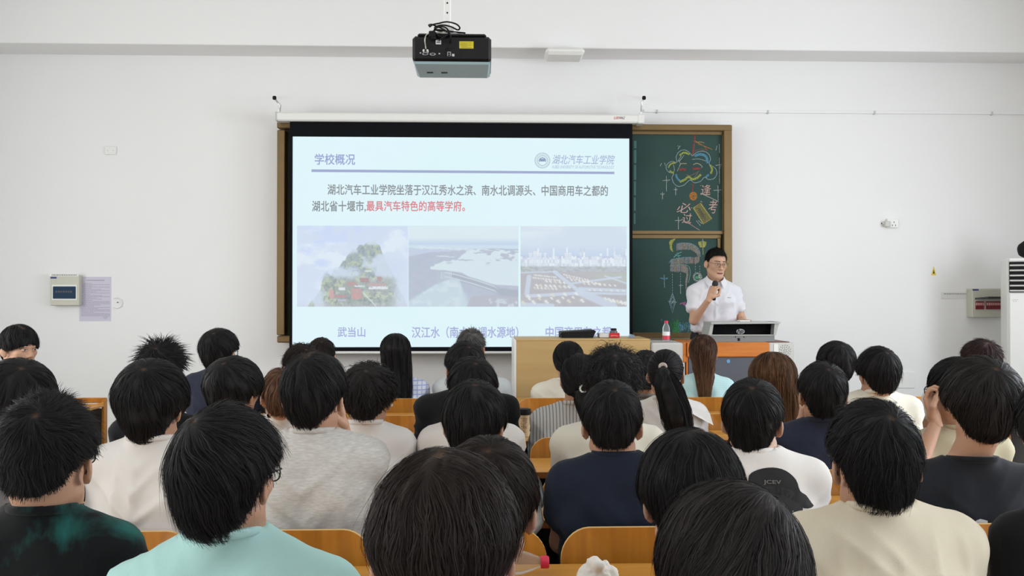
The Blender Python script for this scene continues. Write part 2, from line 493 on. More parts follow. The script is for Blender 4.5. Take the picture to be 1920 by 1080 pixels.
for i, (x, y) in enumerate(band):
    h = 26 if i < 82 else 30
    if i > 120: h = 30 - (i - 120) * .35
    c = rs.choice([(172, 150, 146), (166, 140, 134), (150, 146, 150), (160, 152, 126), (140, 150, 156)])
    for q in range(3):
        xx = x + rs.uniform(-4, 4)
        A([(xx, y - h + rs.uniform(-4, 4)), (xx + rs.uniform(-2, 2), y + h * .9 + rs.uniform(-5, 8))], .9, c)
A([(512, 128), (580, 120), (650, 132), (705, 175), (720, 240)], 1.4, (150, 172, 190)); A([(455, 285), (480, 262), (560, 250), (640, 246)], 1.2, (140, 180, 200)); A([(455, 318), (540, 312), (610, 322), (630, 380), (615, 470)], 1.3, (140, 176, 170))
A([(484, 248), (520, 215), (555, 200)], 1.6, (120, 190, 176)); A([(495, 222), (520, 235), (548, 228)], 1.4, (120, 190, 176)); A([(512, 205), (525, 222), (530, 248)], 1.2, (120, 190, 176)); A([(440, 300), (470, 262)], 1.2, (130, 176, 190))
for dx in (-32, -22, -12, 10, 20, 32): A([(737 + dx, 100 + abs(dx) * .3), (737 + dx * .9, 130), (737 + dx * .5, 158)], 2.4, (190, 184, 96))
A([(739, 82), (741, 150), (744, 222)], 1.4, (200, 190, 140))
for x, y0, y1 in ((473, 392, 556), (545, 385, 560), (675, 300, 384), (714, 320, 380)):
    y = y0
    while y < y1: A([(x, y), (x, y + 13)], .9, (190, 200, 198)); y += 23
A([(473, 566), (500, 640), (473, 735), (446, 640), (473, 566)], 1.3, (170, 200, 214), sm=False); A([(473, 590), (490, 640), (473, 700), (456, 640), (473, 590)], 1.0, (170, 200, 214), sm=False)
A([(435, 634), (512, 642)], 1, (170, 200, 214)); A([(478, 625), (466, 655)], 1, WH); A([(488, 622), (476, 652)], 1, WH)
A([(400, 400), (403, 512)], 1.2, (170, 200, 220)); A([(366, 428), (402, 436), (432, 430)], 2.6, (110, 160, 196)); A([(530, 494), (566, 494)], 1, WH); A([(545, 480), (545, 568)], 1, WH)
for k in range(22):
    a = 2 * PI * k / 22; A([(694 + 26 * math.cos(a), 420 + 26 * math.sin(a)), (694 + 42 * math.cos(a), 420 + 42 * math.sin(a))], 1.2, WH)
for k in range(5): A([(676 + k * 6, 410 + k % 2 * 4), (682 + k * 6, 436)], 2.2, (104, 178, 132))
A([(708, 402), (712, 430)], 3.0, (210, 216, 210))
for k in range(5): A([(538 + k * 4, 658 - k * 3), (590, 640 + k * 9)], 2, (190, 116, 166))
for k in range(16):
    x = rs.uniform(470, 530); A([(x + rs.uniform(-30, 22), rs.uniform(786, 850)), (x, 870), (x + rs.uniform(-6, 6), 914)], 1.7, rs.choice([(66, 142, 82), (82, 160, 92), (56, 122, 76)]))
for k in range(46):
    x = rs.uniform(530, 690); y = rs.uniform(812, 850); A([(x, y), (x + rs.uniform(-25, 25), y + 22), (x + rs.uniform(-18, 18), y + rs.uniform(30, 70))], 1.0, rs.choice([(104, 158, 190), (120, 172, 200), (92, 150, 140)]))
A([(376, 790), (378, 806)], 2.4, (110, 170, 150))
M['chalk'] = attr_material('coloured_chalk', .95, .05)
_nt = M['chalk'].node_tree; _n = _nt.nodes.new('ShaderNodeTexNoise'); _n.inputs['Scale'].default_value = 130; _n.inputs['Detail'].default_value = 3
_tc = _nt.nodes.new('ShaderNodeTexCoord'); _nt.links.new(_tc.outputs['Object'], _n.inputs['Vector'])
_r = _nt.nodes.new('ShaderNodeMapRange'); _r.inputs['From Min'].default_value = .3; _r.inputs['From Max'].default_value = .56; _r.inputs['To Min'].default_value = .4; _r.inputs['To Max'].default_value = .95
_nt.links.new(_n.outputs['Fac'], _r.inputs['Value']); _nt.links.new(_r.outputs['Result'], _nt.nodes['Principled BSDF'].inputs['Alpha'])
for strokes, Yp, par in ((up_strokes, BY - .0215, pan_u), (st, BY - .0015, pan_l)):
    V, Fc, C = ribbon_strokes(strokes, Yp)
    me = mesh_np('chalk_drawing', V, Fc); set_color(me, C); link_mesh('chalk_drawing', me, M['chalk'], par)
ck = material('pink_white_chalk', S(190, 158, 150), .95, var=.35, vscale=90)
for ch, cx, cy, w, h in (('逢', 735, 612, 88, 88), ('考', 796, 754, 76, 112), ('必', 548, 764, 120, 84), ('过', 576, 852, 84, 84)):
    (x0, y0), (x1, y1) = u5([(cx - w / 2, cy - h / 2), (cx + w / 2, cy + h / 2)])
    fit_text('chalk_lettering', ch, (x0, y0, x1, y1), BY - .0225, ck, pan_u, -.004, .15)
# teal tape strips down the left edge of the visible panels
m = MB()
for y0, y1 in ((264, 278), (281, 306), (309, 337), (340, 366), (370, 395), (400, 420)):
    pbox(m, 1188.5, y0, 1193.5 - (y0 - 264) * .015, y1, BY - .022, BY - .0201)
m.build('tape_strip', material('teal_tape', S(58, 110, 106), .5), pan_u)

# ------------------------------------------------------------------ projection screen and its slide
SY = 7.80
screen = empty('projection_screen', P(860, 658, SY), 'white roll-down projection screen with black border showing the lecture slide', 'projection screen')
case = MB(); z0, z1 = PZ(231, SY, 520), PZ(212, SY, 520)
xa, xb = PX(516, SY), PX(1208, SY)
case.box(xa, xb, SY - .02, SY + .10, P(860, 229, SY).z, P(860, 213, SY).z, .012)
case_o = case.build('screen_case', M['white_plastic'], screen)
MB().box(xa, xa + .02, SY - .025, SY + .105, P(860, 230, SY).z, P(860, 212, SY).z, .008).build('end_cap', M['grey_plastic'], case_o)
MB().box(xb - .06, xb, SY - .025, SY + .105, P(860, 230, SY).z, P(860, 212, SY).z, .008).build('end_cap', M['white_plastic'], case_o)
fit_text('maker_lettering', 'LUID', (1151, 218.5, 1161, 223.5), SY - .0215, material('red_print', S(206, 84, 70), .5), case_o, .01, .3)
fit_text('maker_lettering', 'WALZ', (1161.5, 218.5, 1172, 223.5), SY - .0215, material('grey_print', S(92, 86, 88), .5), case_o, .01, .3)
m = MB(); pbox(m, 543, 229, 1186, 660, SY + .03, SY + .034)
m.build('black_border', M['black_cloth'], screen)
m = MB(); pbox(m, 548.5, 258, 1180, 650.5, SY + .027, SY + .0305)
slide_white = glow('slide_white', S(219, 243, 248), 1.0)
nt = slide_white.node_tree; bs = nt.nodes['Principled BSDF']
nz = nt.nodes.new('ShaderNodeTexNoise'); nz.inputs['Scale'].default_value = .9
tc = nt.nodes.new('ShaderNodeTexCoord'); nt.links.new(tc.outputs['Object'], nz.inputs['Vector'])
rp = nt.nodes.new('ShaderNodeValToRGB'); rp.color_ramp.elements[0].color = S(214, 240, 244); rp.color_ramp.elements[1].color = S(226, 245, 252)
nt.links.new(nz.outputs['Fac'], rp.inputs['Fac']); nt.links.new(rp.outputs['Color'], bs.inputs['Emission Color'])
slide = m.build('slide', slide_white, screen)
m = MB(); m.tube([P(541, 661, SY + .03), P(1186, 661, SY + .03)], .012, 10)
m.build('bottom_bar', M['white_plastic'], screen, smooth=True)
TY = SY + .0262
g_blue, g_grey, g_red, g_cap = glow('slide_blue', S(156, 166, 210)), glow('slide_grey', S(140, 146, 150)), glow('slide_red', S(214, 134, 142)), glow('slide_caption', S(168, 174, 218))
fit_text('slide_text', '学校概况', (590, 288, 666, 309, .4), TY, g_blue, slide, 0, 0, .018)
fit_text('slide_text', '湖北汽车工业学院坐落于汉江秀水之滨、南水北调源头、中国商用车之都的', (614, 345, 1140, 365.5, 2.5), TY, g_grey, slide, 0, 0, .018)
fit_text('slide_text', '湖北省十堰市,', (585, 376, 686, 397.5, .2), TY, g_grey, slide, 0, 0, .018)
fit_text('slide_text', '最具汽车特色的高等学府。', (687, 376, 872, 396, .6), TY, g_red, slide, 0, 0, .018)
fit_text('slide_text', '武当山', (633, 613, 685, 632), TY, g_cap, slide, 0, 0, .018)
fit_text('slide_text', '汉江水（南水北调水源地）', (772, 612, 972, 634), TY, g_cap, slide, 0, 0, .018)
fit_text('slide_text', '中国商用车之都', (1023, 612, 1146, 634), TY, g_cap, slide, 0, 0, .018)
fit_text('slide_text', '湖北汽车工业学院', (1035, 290, 1153, 308, .6), TY, glow('slide_logo', S(164, 180, 212)), slide, 0, .25, .008)
fit_text('slide_text', 'HUBEI UNIVERSITY OF AUTOMOTIVE TECHNOLOGY', (1035, 310, 1152, 316, .6), TY, glow('slide_logo_small', S(176, 196, 216)), slide, 0, 0, .012)
m = MB(); q = [P(584, 317.5, TY), P(1152, 322, TY), P(1152, 326.5, TY), P(584, 322.5, TY)]
m.add([(v.x, TY, v.z) for v in q] + [(v.x, TY + .0005, v.z) for v in q], [(0, 1, 2, 3), (7, 6, 5, 4), (0, 4, 5, 1), (1, 5, 6, 2), (2, 6, 7, 3), (3, 7, 4, 0)])
m.build('slide_rule', glow('slide_bar', S(158, 168, 204)), slide)
est = []
for r, w in ((14.2, .9), (12.9, .5), (9.6, .8), (8.4, .5)):
    est.append(([(1017 + r * math.cos(a), 301 + r * math.sin(a)) for a in np.linspace(0, 2 * PI, 40)], w, (182, 202, 222)))
for k in range(26):
    a = 2 * PI * k / 26; est.append(([(1017 + 10.6 * math.cos(a), 301 + 10.6 * math.sin(a)), (1017 + 12.1 * math.cos(a), 301 + 12.1 * math.sin(a))], .8, (176, 194, 218)))
est.append(([(1011.5, 303.5), (1011, 300), (1013, 297), (1017, 295.5), (1021, 297), (1023, 300), (1022.5, 303.5)], 1.8, (150, 166, 208)))
for k in range(4): est.append(([(1012 + k * .2, 298.5 + k * 1.2), (1022 - k * .2, 298.5 + k * 1.2)], 1.4, (158, 172, 212)))
V, Fc, C = ribbon_strokes(est, TY)
me = mesh_np('slide_emblem', V, Fc); set_color(me, C); M['slide_attr'] = attr_material('slide_picture', .8, .1, 1.0)
link_mesh('slide_emblem', me, M['slide_attr'], slide)

# numpy value noise -----------------------------------------------------------
def _hash(ix, iy, iz, seed):
    n = (ix.astype(np.int64) * 374761393 + iy.astype(np.int64) * 668265263 + iz.astype(np.int64) * 2147483647 + seed * 974711) & 0xffffffff
    n = ((n ^ (n >> 13)) * 1274126177) & 0xffffffff
    n = (n ^ (n >> 16)) & 0xffffff
    return n / float(0xffffff)
def vnoise(p, seed=0):
    p = np.asarray(p, float); i = np.floor(p); f = p - i; f = f * f * (3 - 2 * f); i = i.astype(np.int64)
    r = 0
    for dx in (0, 1):
        wx = f[..., 0] if dx else 1 - f[..., 0]
        for dy in (0, 1):
            wy = f[..., 1] if dy else 1 - f[..., 1]
            for dz in (0, 1):
                wz = f[..., 2] if dz else 1 - f[..., 2]
                r = r + wx * wy * wz * _hash(i[..., 0] + dx, i[..., 1] + dy, i[..., 2] + dz, seed)
    return r
def fbm(x, y, seed=0, oct=4):
    r = 0; a = .5; t = 0
    for k in range(oct):
        r = r + a * vnoise(np.stack([x, y, np.full_like(x, k * 7.3)], -1), seed + k); t += a; a *= .5; x = x * 2.03; y = y * 2.03
    return r / t

def mixc(a, b, t): return a * (1 - t[..., None]) + np.array(b, float) * t[..., None]
def sstep(e0, e1, x):
    t = np.clip((x - e0) / (e1 - e0), 0, 1); return t * t * (3 - 2 * t)

def pic_mountain(u, v):
    x, y = u * 208, v * 152                       # pixels from the top left corner
    c = np.zeros(u.shape + (3,)) + np.array((198, 214, 250.))
    cl = sstep(.42, .62, fbm(x / 46, y / 24, 3) + .25 * sstep(10, 50, y) - .1)
    c = mixc(c, (226, 238, 250), cl)
    c = mixc(c, (206, 218, 244), sstep(.5, .75, fbm(x / 30, y / 20, 9)) * .6)
    # far blue ridge on the right of the peak
    rid = 46 + np.abs(x - 160) * .9 + 8 * fbm(x / 8, y / 60, 5)
    c = mixc(c, (178, 194, 230), sstep(0, 4, y - rid) * sstep(200, 175, x) * sstep(140, 156, x) * .8)
    # the peak
    top = np.interp(x, [0, 44, 50, 56, 62, 84, 93, 105, 117, 128, 138, 147, 152, 158, 164, 172, 186, 208], [170, 120, 92, 84, 92, 70, 56, 44, 36, 34, 28, 26, 32, 44, 58, 78, 104, 150])
    top = top + 6 * (fbm(x / 5, y * 0, 11) - .5) * 2
    tex = fbm(x / 7, y / 7, 21, 5); tex2 = fbm(x / 3.0, y / 4.0, 31, 3)
    g = np.zeros_like(c) + np.array((142, 156, 158.)); g = mixc(g, (168, 182, 150), sstep(.45, .62, tex)); g = mixc(g, (112, 126, 132), sstep(.55, .7, tex2) * .8)
    mk = sstep(0, 3, y - top)
    c = c * (1 - mk[..., None]) + g * mk[..., None]
    # mist sweeping across from both sides
    mist = sstep(.42, .6, fbm(x / 26 + 3, y / 22, 41) + .3 * sstep(74, 20, x) * sstep(70, 110, y) + .34 * sstep(138, 175, x) * sstep(34, 80, y) - .12 * sstep(118, 140, y))
    c = mixc(c, (206, 220, 242), mist * .85)
    low = sstep(96, 112, y + 10 * fbm(x / 9, y / 9, 51)) * sstep(40, 62, x) * sstep(196, 170, x)
    g2 = mixc(np.zeros_like(c) + np.array((140, 152, 140.)), (176, 186, 152), sstep(.5, .65, tex))
    g2 = mixc(g2, (118, 126, 124), sstep(.55, .7, tex2))
    c = c * (1 - (low * .85)[..., None]) + g2 * (low * .85)[..., None]
    for x0, y0, x1, y1, col in ((61, 120, 68, 136, (206, 140, 140)), (70, 130, 92, 135, (178, 120, 122)), (102, 118, 120, 137, (196, 134, 134)), (94, 106, 112, 113, (176, 128, 130)), (132, 108, 166, 113, (186, 150, 150)), (134, 114, 170, 119, (226, 232, 236)), (78, 116, 90, 121, (226, 228, 232)), (108, 112, 126, 115, (214, 220, 226)), (118, 98, 134, 106, (160, 116, 118)), (150, 96, 158, 104, (170, 126, 128)), (76, 138, 92, 142, (170, 176, 192)), (126, 84, 140, 86, (220, 228, 236))):
        w = sstep(-1, .6, x - x0) * sstep(-1, .6, x1 - x) * sstep(-1, .6, y - y0) * sstep(-1, .6, y1 - y)
        w = w * sstep(.3, .5, fbm(x / 2.5, y / 2.5, 61, 2) + .12)
        c = mixc(c, col, w)
    pth = np.abs(y - (124 + (x - 122) * 1.05)) ; c = mixc(c, (214, 224, 232), sstep(2.4, .8, pth) * sstep(120, 126, x) * sstep(152, 146, x) * .8)
    return mixc(c, (196, 200, 210), sstep(140, 152, y) * .3 * np.ones_like(x))

def pic_lake(u, v):
    x, y = u * 207, v * 152
    c = np.zeros(u.shape + (3,)) + np.array((216, 234, 240.))
    c = mixc(c, (226, 240, 244), fbm(x / 60, y / 10, 4)); c = mixc(c, (184, 206, 232), sstep(20, 36, y))
    c = mixc(c, (200, 220, 236), sstep(34, 38, y))
    hill = 38 + 5 * fbm(x / 22, y * 0, 6) + 3 * fbm(x / 6, y * 0, 8)
    c = mixc(c, (186, 198, 222), sstep(0, 2, y - hill) * (1 - .6 * sstep(90, 150, x)))
    t = fbm(x / 9, y / 5, 12, 5)
    land = mixc(np.zeros_like(c) + np.array((162, 172, 194.)), (178, 184, 198), t)
    lk = (y > np.interp(x, [0, 40, 80, 110, 150, 207], [58, 50, 48, 44, 42, 44]))
    c = c * (1 - lk[..., None]) + land * lk[..., None]
    # the reservoir
    ed = 3 * (fbm(x / 6, y / 3, 15) - .5) * 2
    top = np.interp(x, [0, 38, 42, 70, 90, 110, 150, 207], [300, 84, 76, 66, 64, 46, 42, 46]) + ed
    bot = np.interp(x, [0, 42, 70, 100, 120, 150, 207], [0, 82, 84, 88, 100, 110, 113])
    w = sstep(-1, 1.5, y - top) * sstep(-1, 1.0, bot - y)
    isl = sstep(.60, .66, fbm(x / 15 + 7, y / 5, 18)) * sstep(80, 62, y)
    c = mixc(c, (212, 230, 236), w * (1 - isl)); c = mixc(c, (222, 232, 232), w * (1 - isl) * sstep(.5, .8, fbm(x / 40, y / 20, 2)) * .6)
    w2 = sstep(3, 0, np.abs(y - (40 + x * .04 + ed))) * sstep(6, 30, x) * sstep(160, 100, x); c = mixc(c, (222, 234, 240), w2 * .7)
    w3 = sstep(2, 0, np.abs(y - 58 - ed)) * sstep(50, 60, x) * sstep(90, 80, x); c = mixc(c, (216, 228, 236), w3)
    # dam with spray and the river below it
    dam = np.abs(y - np.interp(x, [60, 90, 125, 162, 170, 207], [90, 96, 106, 118, 124, 128]))
    c = mixc(c, (150, 156, 172), sstep(9, 5, dam) * sstep(60, 66, x) * .85)
    c = mixc(c, (208, 218, 226), sstep(1.6, .6, np.abs(dam - 4)) * sstep(64, 70, x) * sstep(172, 160, x) * .8)
    for k in range(7): c = mixc(c, (196, 210, 224), sstep(1.4, .5, np.abs(x - 62 - k * 3)) * sstep(84, 88, y) * sstep(102, 98, y) * .8)
    riv_t = np.interp(x, [0, 20, 50, 80, 96, 104, 207], [140, 128, 110, 98, 100, 124, 160])
    c = mixc(c, (190, 212, 222), sstep(-2, 4, y - riv_t) * sstep(112, 96, x - (y - 120) * .35) * .95)
    c = mixc(c, (212, 226, 232), sstep(.45, .7, fbm(x / 10, y / 8, 22)) * sstep(-2, 6, y - riv_t) * sstep(106, 90, x) * .7)
    c = mixc(c, (168, 168, 178), sstep(0, 4, y - np.interp(x, [90, 118, 150, 207], [190, 132, 128, 132])) * .8)
    c = mixc(c, (196, 206, 216), sstep(.52, .7, fbm(x / 7, y / 6, 27)) * sstep(134, 140, y) * sstep(140, 150, x))
    return c

def pic_city(u, v):
    x, y = u * 201, v * 152
    c = np.zeros(u.shape + (3,)) + np.array((206, 220, 236.))
    c = mixc(c, (220, 234, 242), sstep(.4, .7, fbm(x / 70, y / 30, 3))); c = mixc(c, (190, 208, 234), sstep(30, 54, y) * .9)
    c = mixc(c, (178, 192, 222), sstep(0, 4, y - 51 - 6 * fbm(x / 20, y * 0, 5)))
    bl = vnoise(np.stack([np.floor(x / 3.2), np.floor(y / 60) * 0, x * 0], -1), 7)
    topb = 62 - 8 * bl - 14 * sstep(.82, .86, bl)
    cb = vnoise(np.stack([np.floor(x / 3.2), np.floor(y / 7), x * 0], -1) * 1.7, 9)
    bc = mixc(np.zeros_like(c) + np.array((196, 206, 224.)), (236, 242, 246), sstep(.3, .6, cb))
    c = np.where((y > topb)[..., None], bc, c)
    for x0, w, t in ((16, 6, 50), (24, 8, 47), (34, 6, 50), (44, 5, 50), (83, 5, 50), (90, 6, 50), (178, 6, 55), (185, 5, 53), (64, 6, 57), (120, 9, 58), (134, 10, 57)):
        q = (x > x0) & (x < x0 + w) & (y > t) & (y < 80)
        st_ = (np.floor(y / 1.6) % 2 == 0)
        c = np.where(q[..., None], np.where(st_[..., None], np.array((232, 238, 244.)), np.array((206, 216, 232.))), c)
    c = mixc(c, (204, 212, 222), sstep(.5, .7, fbm(x / 5, y / 3, 13)) * sstep(66, 72, y) * .7)
    c = mixc(c, (168, 174, 178), sstep(76, 80, y + 4 * fbm(x / 8, y / 3, 17)) * .85)
    c = mixc(c, (156, 166, 162), sstep(.45, .62, fbm(x / 6, y / 2.5, 19)) * sstep(74, 78, y) * sstep(92, 84, y))
    # parking field: dark blocks, pale lanes, rows of bright vehicles
    gnd = mixc(np.zeros_like(c) + np.array((164, 160, 166.)), (178, 172, 174), fbm(x / 12, y / 6, 23))
    c = np.where((y > 86)[..., None], gnd, c)
    c = mixc(c, (172, 178, 166), sstep(86, 90, y) * sstep(120, 150, x - (y - 86) * .6) * sstep(112, 100, y) * .8)
    def lane(xa, ya, xb, yb, w):
        dx, dy = xb - xa, yb - ya; L = math.hypot(dx, dy)
        t = np.clip(((x - xa) * dx + (y - ya) * dy) / L ** 2, 0, 1)
        return sstep(w, w * .5, np.hypot(x - xa - t * dx, y - ya - t * dy))
    for a in ((64, 86, 112, 124, 4.5), (112, 124, 176, 152, 10), (16, 96, 12, 128, 6), (12, 132, 118, 126, 4), (0, 148, 60, 150, 5), (112, 118, 201, 122, 4), (98, 108, 190, 96, 2.5), (160, 94, 201, 108, 2), (0, 88, 70, 86, 1.5), (112, 126, 201, 128, 3.0)):
        c = mixc(c, (196, 208, 226), lane(*a) * .9)
    for row, (y0, x0, x1, sl, gap, s) in enumerate(((92, 26, 66, .1, 4, 1.3), (97, 24, 74, .1, 5, 1.4), (103, 48, 84, .1, 9, 1.9), (111, 30, 92, .05, 9, 2.2), (116, 26, 70, .05, 7, 1.6), (91, 82, 130, .22, 5, 1.3), (96, 88, 150, .2, 6, 1.4), (101, 96, 165, .14, 8, 1.6), (108, 120, 185, .06, 10, 1.6), (120, 130, 195, .02, 11, 1.5), (132, 14, 120, -.06, 24, 2.6), (137, 16, 110, -.04, 22, 2.0), (143, 4, 120, -.03, 23, 2.8), (136, 160, 200, .2, 8, 2.2), (140, 170, 200, .2, 7, 2.4))):
        xx = x0; k = 0
        while xx < x1:
            yy = y0 + (xx - x0) * sl
            q = np.exp(-(((x - xx) / (s * 1.3)) ** 2 + ((y - yy) / s) ** 2) * 1.6)
            q = np.maximum(q, np.exp(-(((x - xx - s) / s) ** 2 + ((y - yy - s) / (s * .8)) ** 2) * 1.6))
            c = mixc(c, (238, 240, 232) if (k + row) % 4 else (226, 216, 190), np.clip(q * 1.2, 0, 1)); xx += gap * (.85 + .3 * ((k * 37 % 10) / 10)); k += 1
    return c

for x0, y0, x1, y1, fn in ((557, 423, 765, 575, pic_mountain), (766, 423, 972, 575, pic_lake), (976, 424, 1175, 575, pic_city)):
    nx, ny = int(x1 - x0) + 1, int(y1 - y0) + 1
    u, v = np.meshgrid(np.linspace(0, 1, nx), np.linspace(0, 1, ny), indexing='ij')
    a, b, c_, d = [np.array(P(*q, TY)) for q in ((x0, y0), (x1, y0 + .6), (x0, y1), (x1, y1))]
    V = a * ((1 - u) * (1 - v))[..., None] + b * (u * (1 - v))[..., None] + c_ * ((1 - u) * v)[..., None] + d * (u * v)[..., None]
    V[..., 1] = TY
    idx = np.arange(nx * ny).reshape(nx, ny)
    Q = np.stack([idx[:-1, :-1], idx[:-1, 1:], idx[1:, 1:], idx[1:, :-1]], -1).reshape(-1, 4)
    me = mesh_np('slide_photo', V.reshape(-1, 3), Q)
    set_color(me, lin(np.clip(fn(u, v).reshape(-1, 3) * .66 + np.array((208, 219, 231.)) * .34, 0, 255) / 255.0))
    link_mesh('slide_photo', me, M['slide_attr'], slide)

# two hooks the screen hangs from
for nm, x, dx, lab in (('a', 520, -6, 'bent metal hook with black tip above the screen case end farthest from the chalk drawings'), ('b', 1203, 5, 'bent metal hook with black tip above the case end nearest the chalk drawings')):
    h = empty('screen_hook', P(x, 213, SY + .05), lab, 'hook', 'screen hanging hooks')
    MB().box(P(x, 213, SY).x - .012, P(x, 213, SY).x + .012, SY + .03, SY + .06, PZ(213.2, SY), PZ(206, SY), .003).build('clamp', M['white_plastic'], h)
    MB().tube([P(x + (4 if dx < 0 else -1), 211, SY + .045), P(x + (6 if dx < 0 else 0), 198, SY + .045), P(x, 191, SY + .04), P(x + dx * .6, 186, SY + .03)], .007, 8).build('rod', M['chrome'], h, smooth=True)
    p = P(x + dx * .9, 183.5, SY + .02)
    MB().lathe([(.004, -.018), (.016, -.014), (.018, 0), (.015, .014), (.005, .018)], p, 12).build('tip', M['black'], h, smooth=True)
    MB().tube([P(x + dx * .9, 183.5, SY + .02), P(x + dx * .9, 184, YF - .03)], .005, 6).build('wall_pin', M['chrome'], h)

# ------------------------------------------------------------------ things on the front wall
def wallbox(name, px, Yd, mat, label, cat, bev=.006, group=None):
    o = empty(name, P((px[0] + px[2]) / 2, px[3], YF), label, cat, group)
    m = MB(); pbox(m, *px, YF - Yd, YF, bev); m.build('housing', mat, o); return o
def single(name, mb, mat, label, cat, group=None, smooth=False):
    o = mb.build(name, mat, None, smooth); tag(o, label, cat, group); return o
wp = wallbox('blank_wall_plate', (196, 274, 218, 290), .012, M['white_plastic'], 'small blank white square plate high on the wall far from the screen', 'wall plate')
for sx in (202, 212): MB().lathe([(.004, -.002), (.004, 0)], P(sx, 282, YF - .0125), 8, 'y').build('screw', M['grey_plastic'], wp)
bx = wallbox('breaker_box', (94, 515, 148, 573), .07, M['beige_box'], 'putty-coloured breaker box with dark blue window beside a paper notice', 'breaker box')
m = MB(); pbox(m, 97, 534, 144, 563, YF - .076, YF - .07, .002); m.build('window_frame', M['white_plastic'], bx)
m = MB(); pbox(m, 99, 537, 141.5, 560, YF - .082, YF - .076, .002); wd = m.build('window_cover', material('blue_smoked_plastic', S(30, 58, 82), .5, spec=.15), bx)
m = MB()
for k in range(7): pbox(m, 104 + k * 4.6, 545, 107.4 + k * 4.6, 549, YF - .0835, YF - .082)
m.build('breaker_row', material('dark_breakers', S(22, 30, 38), .4), wd)
m = MB(); pbox(m, 94.5, 519, 106, 522.5, YF - .0712, YF - .07); m.build('maker_sticker', material('blue_sticker', S(52, 62, 116), .5), bx)
lab1 = single('label_strip', pbox(MB(), 91, 513, 147, 518, YF - .0722, YF - .0705), M['white_plastic'], 'white printed label strip along the top edge of the blue-windowed breaker box', 'label strip')
m = MB(); r5 = random.Random(8)
x = 97
while x < 144:
    w = r5.uniform(1.6, 3.2); pbox(m, x, 514.6, x + w, 516.8, YF - .0727, YF - .0722); x += w + .9
m.build('print', material('grey_small_print', S(138, 138, 138), .7), lab1)
notice = single('paper_notice', pbox(MB(), 149, 519, 208, 602, YF - .003, YF - .001), material('lavender_paper', S(206, 202, 218), .8, var=.02), 'lavender A4 sheet of printed rules taped beside the breaker box', 'notice')
m = MB(); pbox(m, 162, 524.6, 196, 526.4, YF - .0036, YF - .003)
y = 531
while y < 592:
    if int(y) % 11 < 2: m2 = (156, 172 + r5.uniform(-4, 4))
    elif r5.random() < .25: m2 = (152, 152 + r5.uniform(20, 40))
    else: m2 = (152, 206)
    x = m2[0]
    while x < m2[1]:
        w = r5.uniform(2, 6); pbox(m, x, y, min(x + w, m2[1]), y + 1.0, YF - .0036, YF - .003); x += w + .7
    y += 2.25
pbox(m, 193, 594, 203, 595, YF - .0036, YF - .003); pbox(m, 194, 596.6, 201, 597.6, YF - .0036, YF - .003)
m.build('print', material('violet_grey_print', S(168, 164, 182), .8), notice)
m = MB(); m.tube([P(219 + 10 * math.cos(a), 568 + 10 * math.sin(a), YF - .008) for a in np.linspace(-2.2, 2.2, 24)], .0035, 6)
rg = single('round_wall_clip', m, M['white_plastic'], 'thin white plastic hoop stuck on the wall beside the lavender notice', 'clip', smooth=True)
MB().lathe([(.005, -.008), (.005, 0)], P(221, 567, YF), 8, 'y').build('screw', M['steel'], rg)
# right-hand side of the wall
sk = wallbox('wall_socket', (1664, 410, 1685, 427), .03, M['white_plastic'], 'white wall socket high on the wall beyond the lecturer', 'socket')
MB().box(PX(1656, YF), PX(1667, YF), YF - .05, YF - .012, PZ(424, YF), PZ(413, YF), .006).build('plug', M['grey_plastic'], sk)
m = MB(); m.tube([P(1664, 419, YF - .03), P(1659, 419, YF - .02), P(1654, 419, YF - .006)], .006, 6); m.build('cable', M['white_plastic'], sk)
MB().lathe([(.006, -.01), (.006, 0)], P(1653, 419, YF), 8, 'y').build('wall_hole', M['black'], sk)
m = MB()
for sx, sy in ((1674, 415), (1671, 421), (1677, 421)): m.box(PX(sx, YF) - .003, PX(sx, YF) + .003, YF - .031, YF - .03, PZ(sy + 1.5, YF), PZ(sy - 1.5, YF))
m.build('contact_slot', M['steel'], sk)
tri = [P(1750.5, 499, YF), P(1755, 516, YF), P(1746, 516, YF)]
ws = single('warning_sticker', MB().prism([(p.x, p.z) for p in tri], YF - .003, YF - .001), material('yellow_vinyl', S(226, 196, 60), .5), 'small yellow triangular warning sticker on the wall', 'sticker')
MB().prism([(p.x, p.z) for p in (P(1750.5, 505, YF), P(1752, 513, YF), P(1749, 513, YF))], YF - .0036, YF - .003).build('warning_mark', M['black'], ws)
lab2 = single('label_strip', pbox(MB(), 1765, 548, 1820, 560, YF - .003, YF - .001), material('clear_label', S(222, 222, 222), .4), 'pale printed label strip on the bare wall next to the open breaker box', 'label strip')
m = MB(); x = 1770
while x < 1816: w = r5.uniform(2, 4); pbox(m, x, 550, x + w, 552, YF - .0037, YF - .003); x += w + 1
m.build('print', material('grey_label_print', S(160, 160, 160), .7), lab2)
bx2 = wallbox('breaker_box', (1823, 541, 1884, 595), .10, M['beige_box'], 'grey-green breaker box with lifted lid and red breaker switches beside the air conditioner', 'breaker box')
m = MB(); pbox(m, 1828, 563, 1884, 582, YF - .106, YF - .10, .002); m.build('inner_panel', M['grey_plastic'], bx2)
m = MB(); q = [P(1828, 561, YF - .1), P(1884, 561, YF - .1)]
m.add([(q[0].x, YF - .1, q[0].z), (q[1].x, YF - .1, q[1].z), (q[1].x, YF - .26, q[1].z + .012), (q[0].x + .03, YF - .26, q[0].z + .012), (q[0].x, YF - .1, q[0].z + .012), (q[1].x, YF - .1, q[1].z + .012), (q[1].x, YF - .26, q[1].z + .024), (q[0].x + .03, YF - .26, q[0].z + .024)], [(0, 1, 2, 3), (7, 6, 5, 4), (0, 4, 5, 1), (1, 5, 6, 2), (2, 6, 7, 3), (3, 7, 4, 0)])
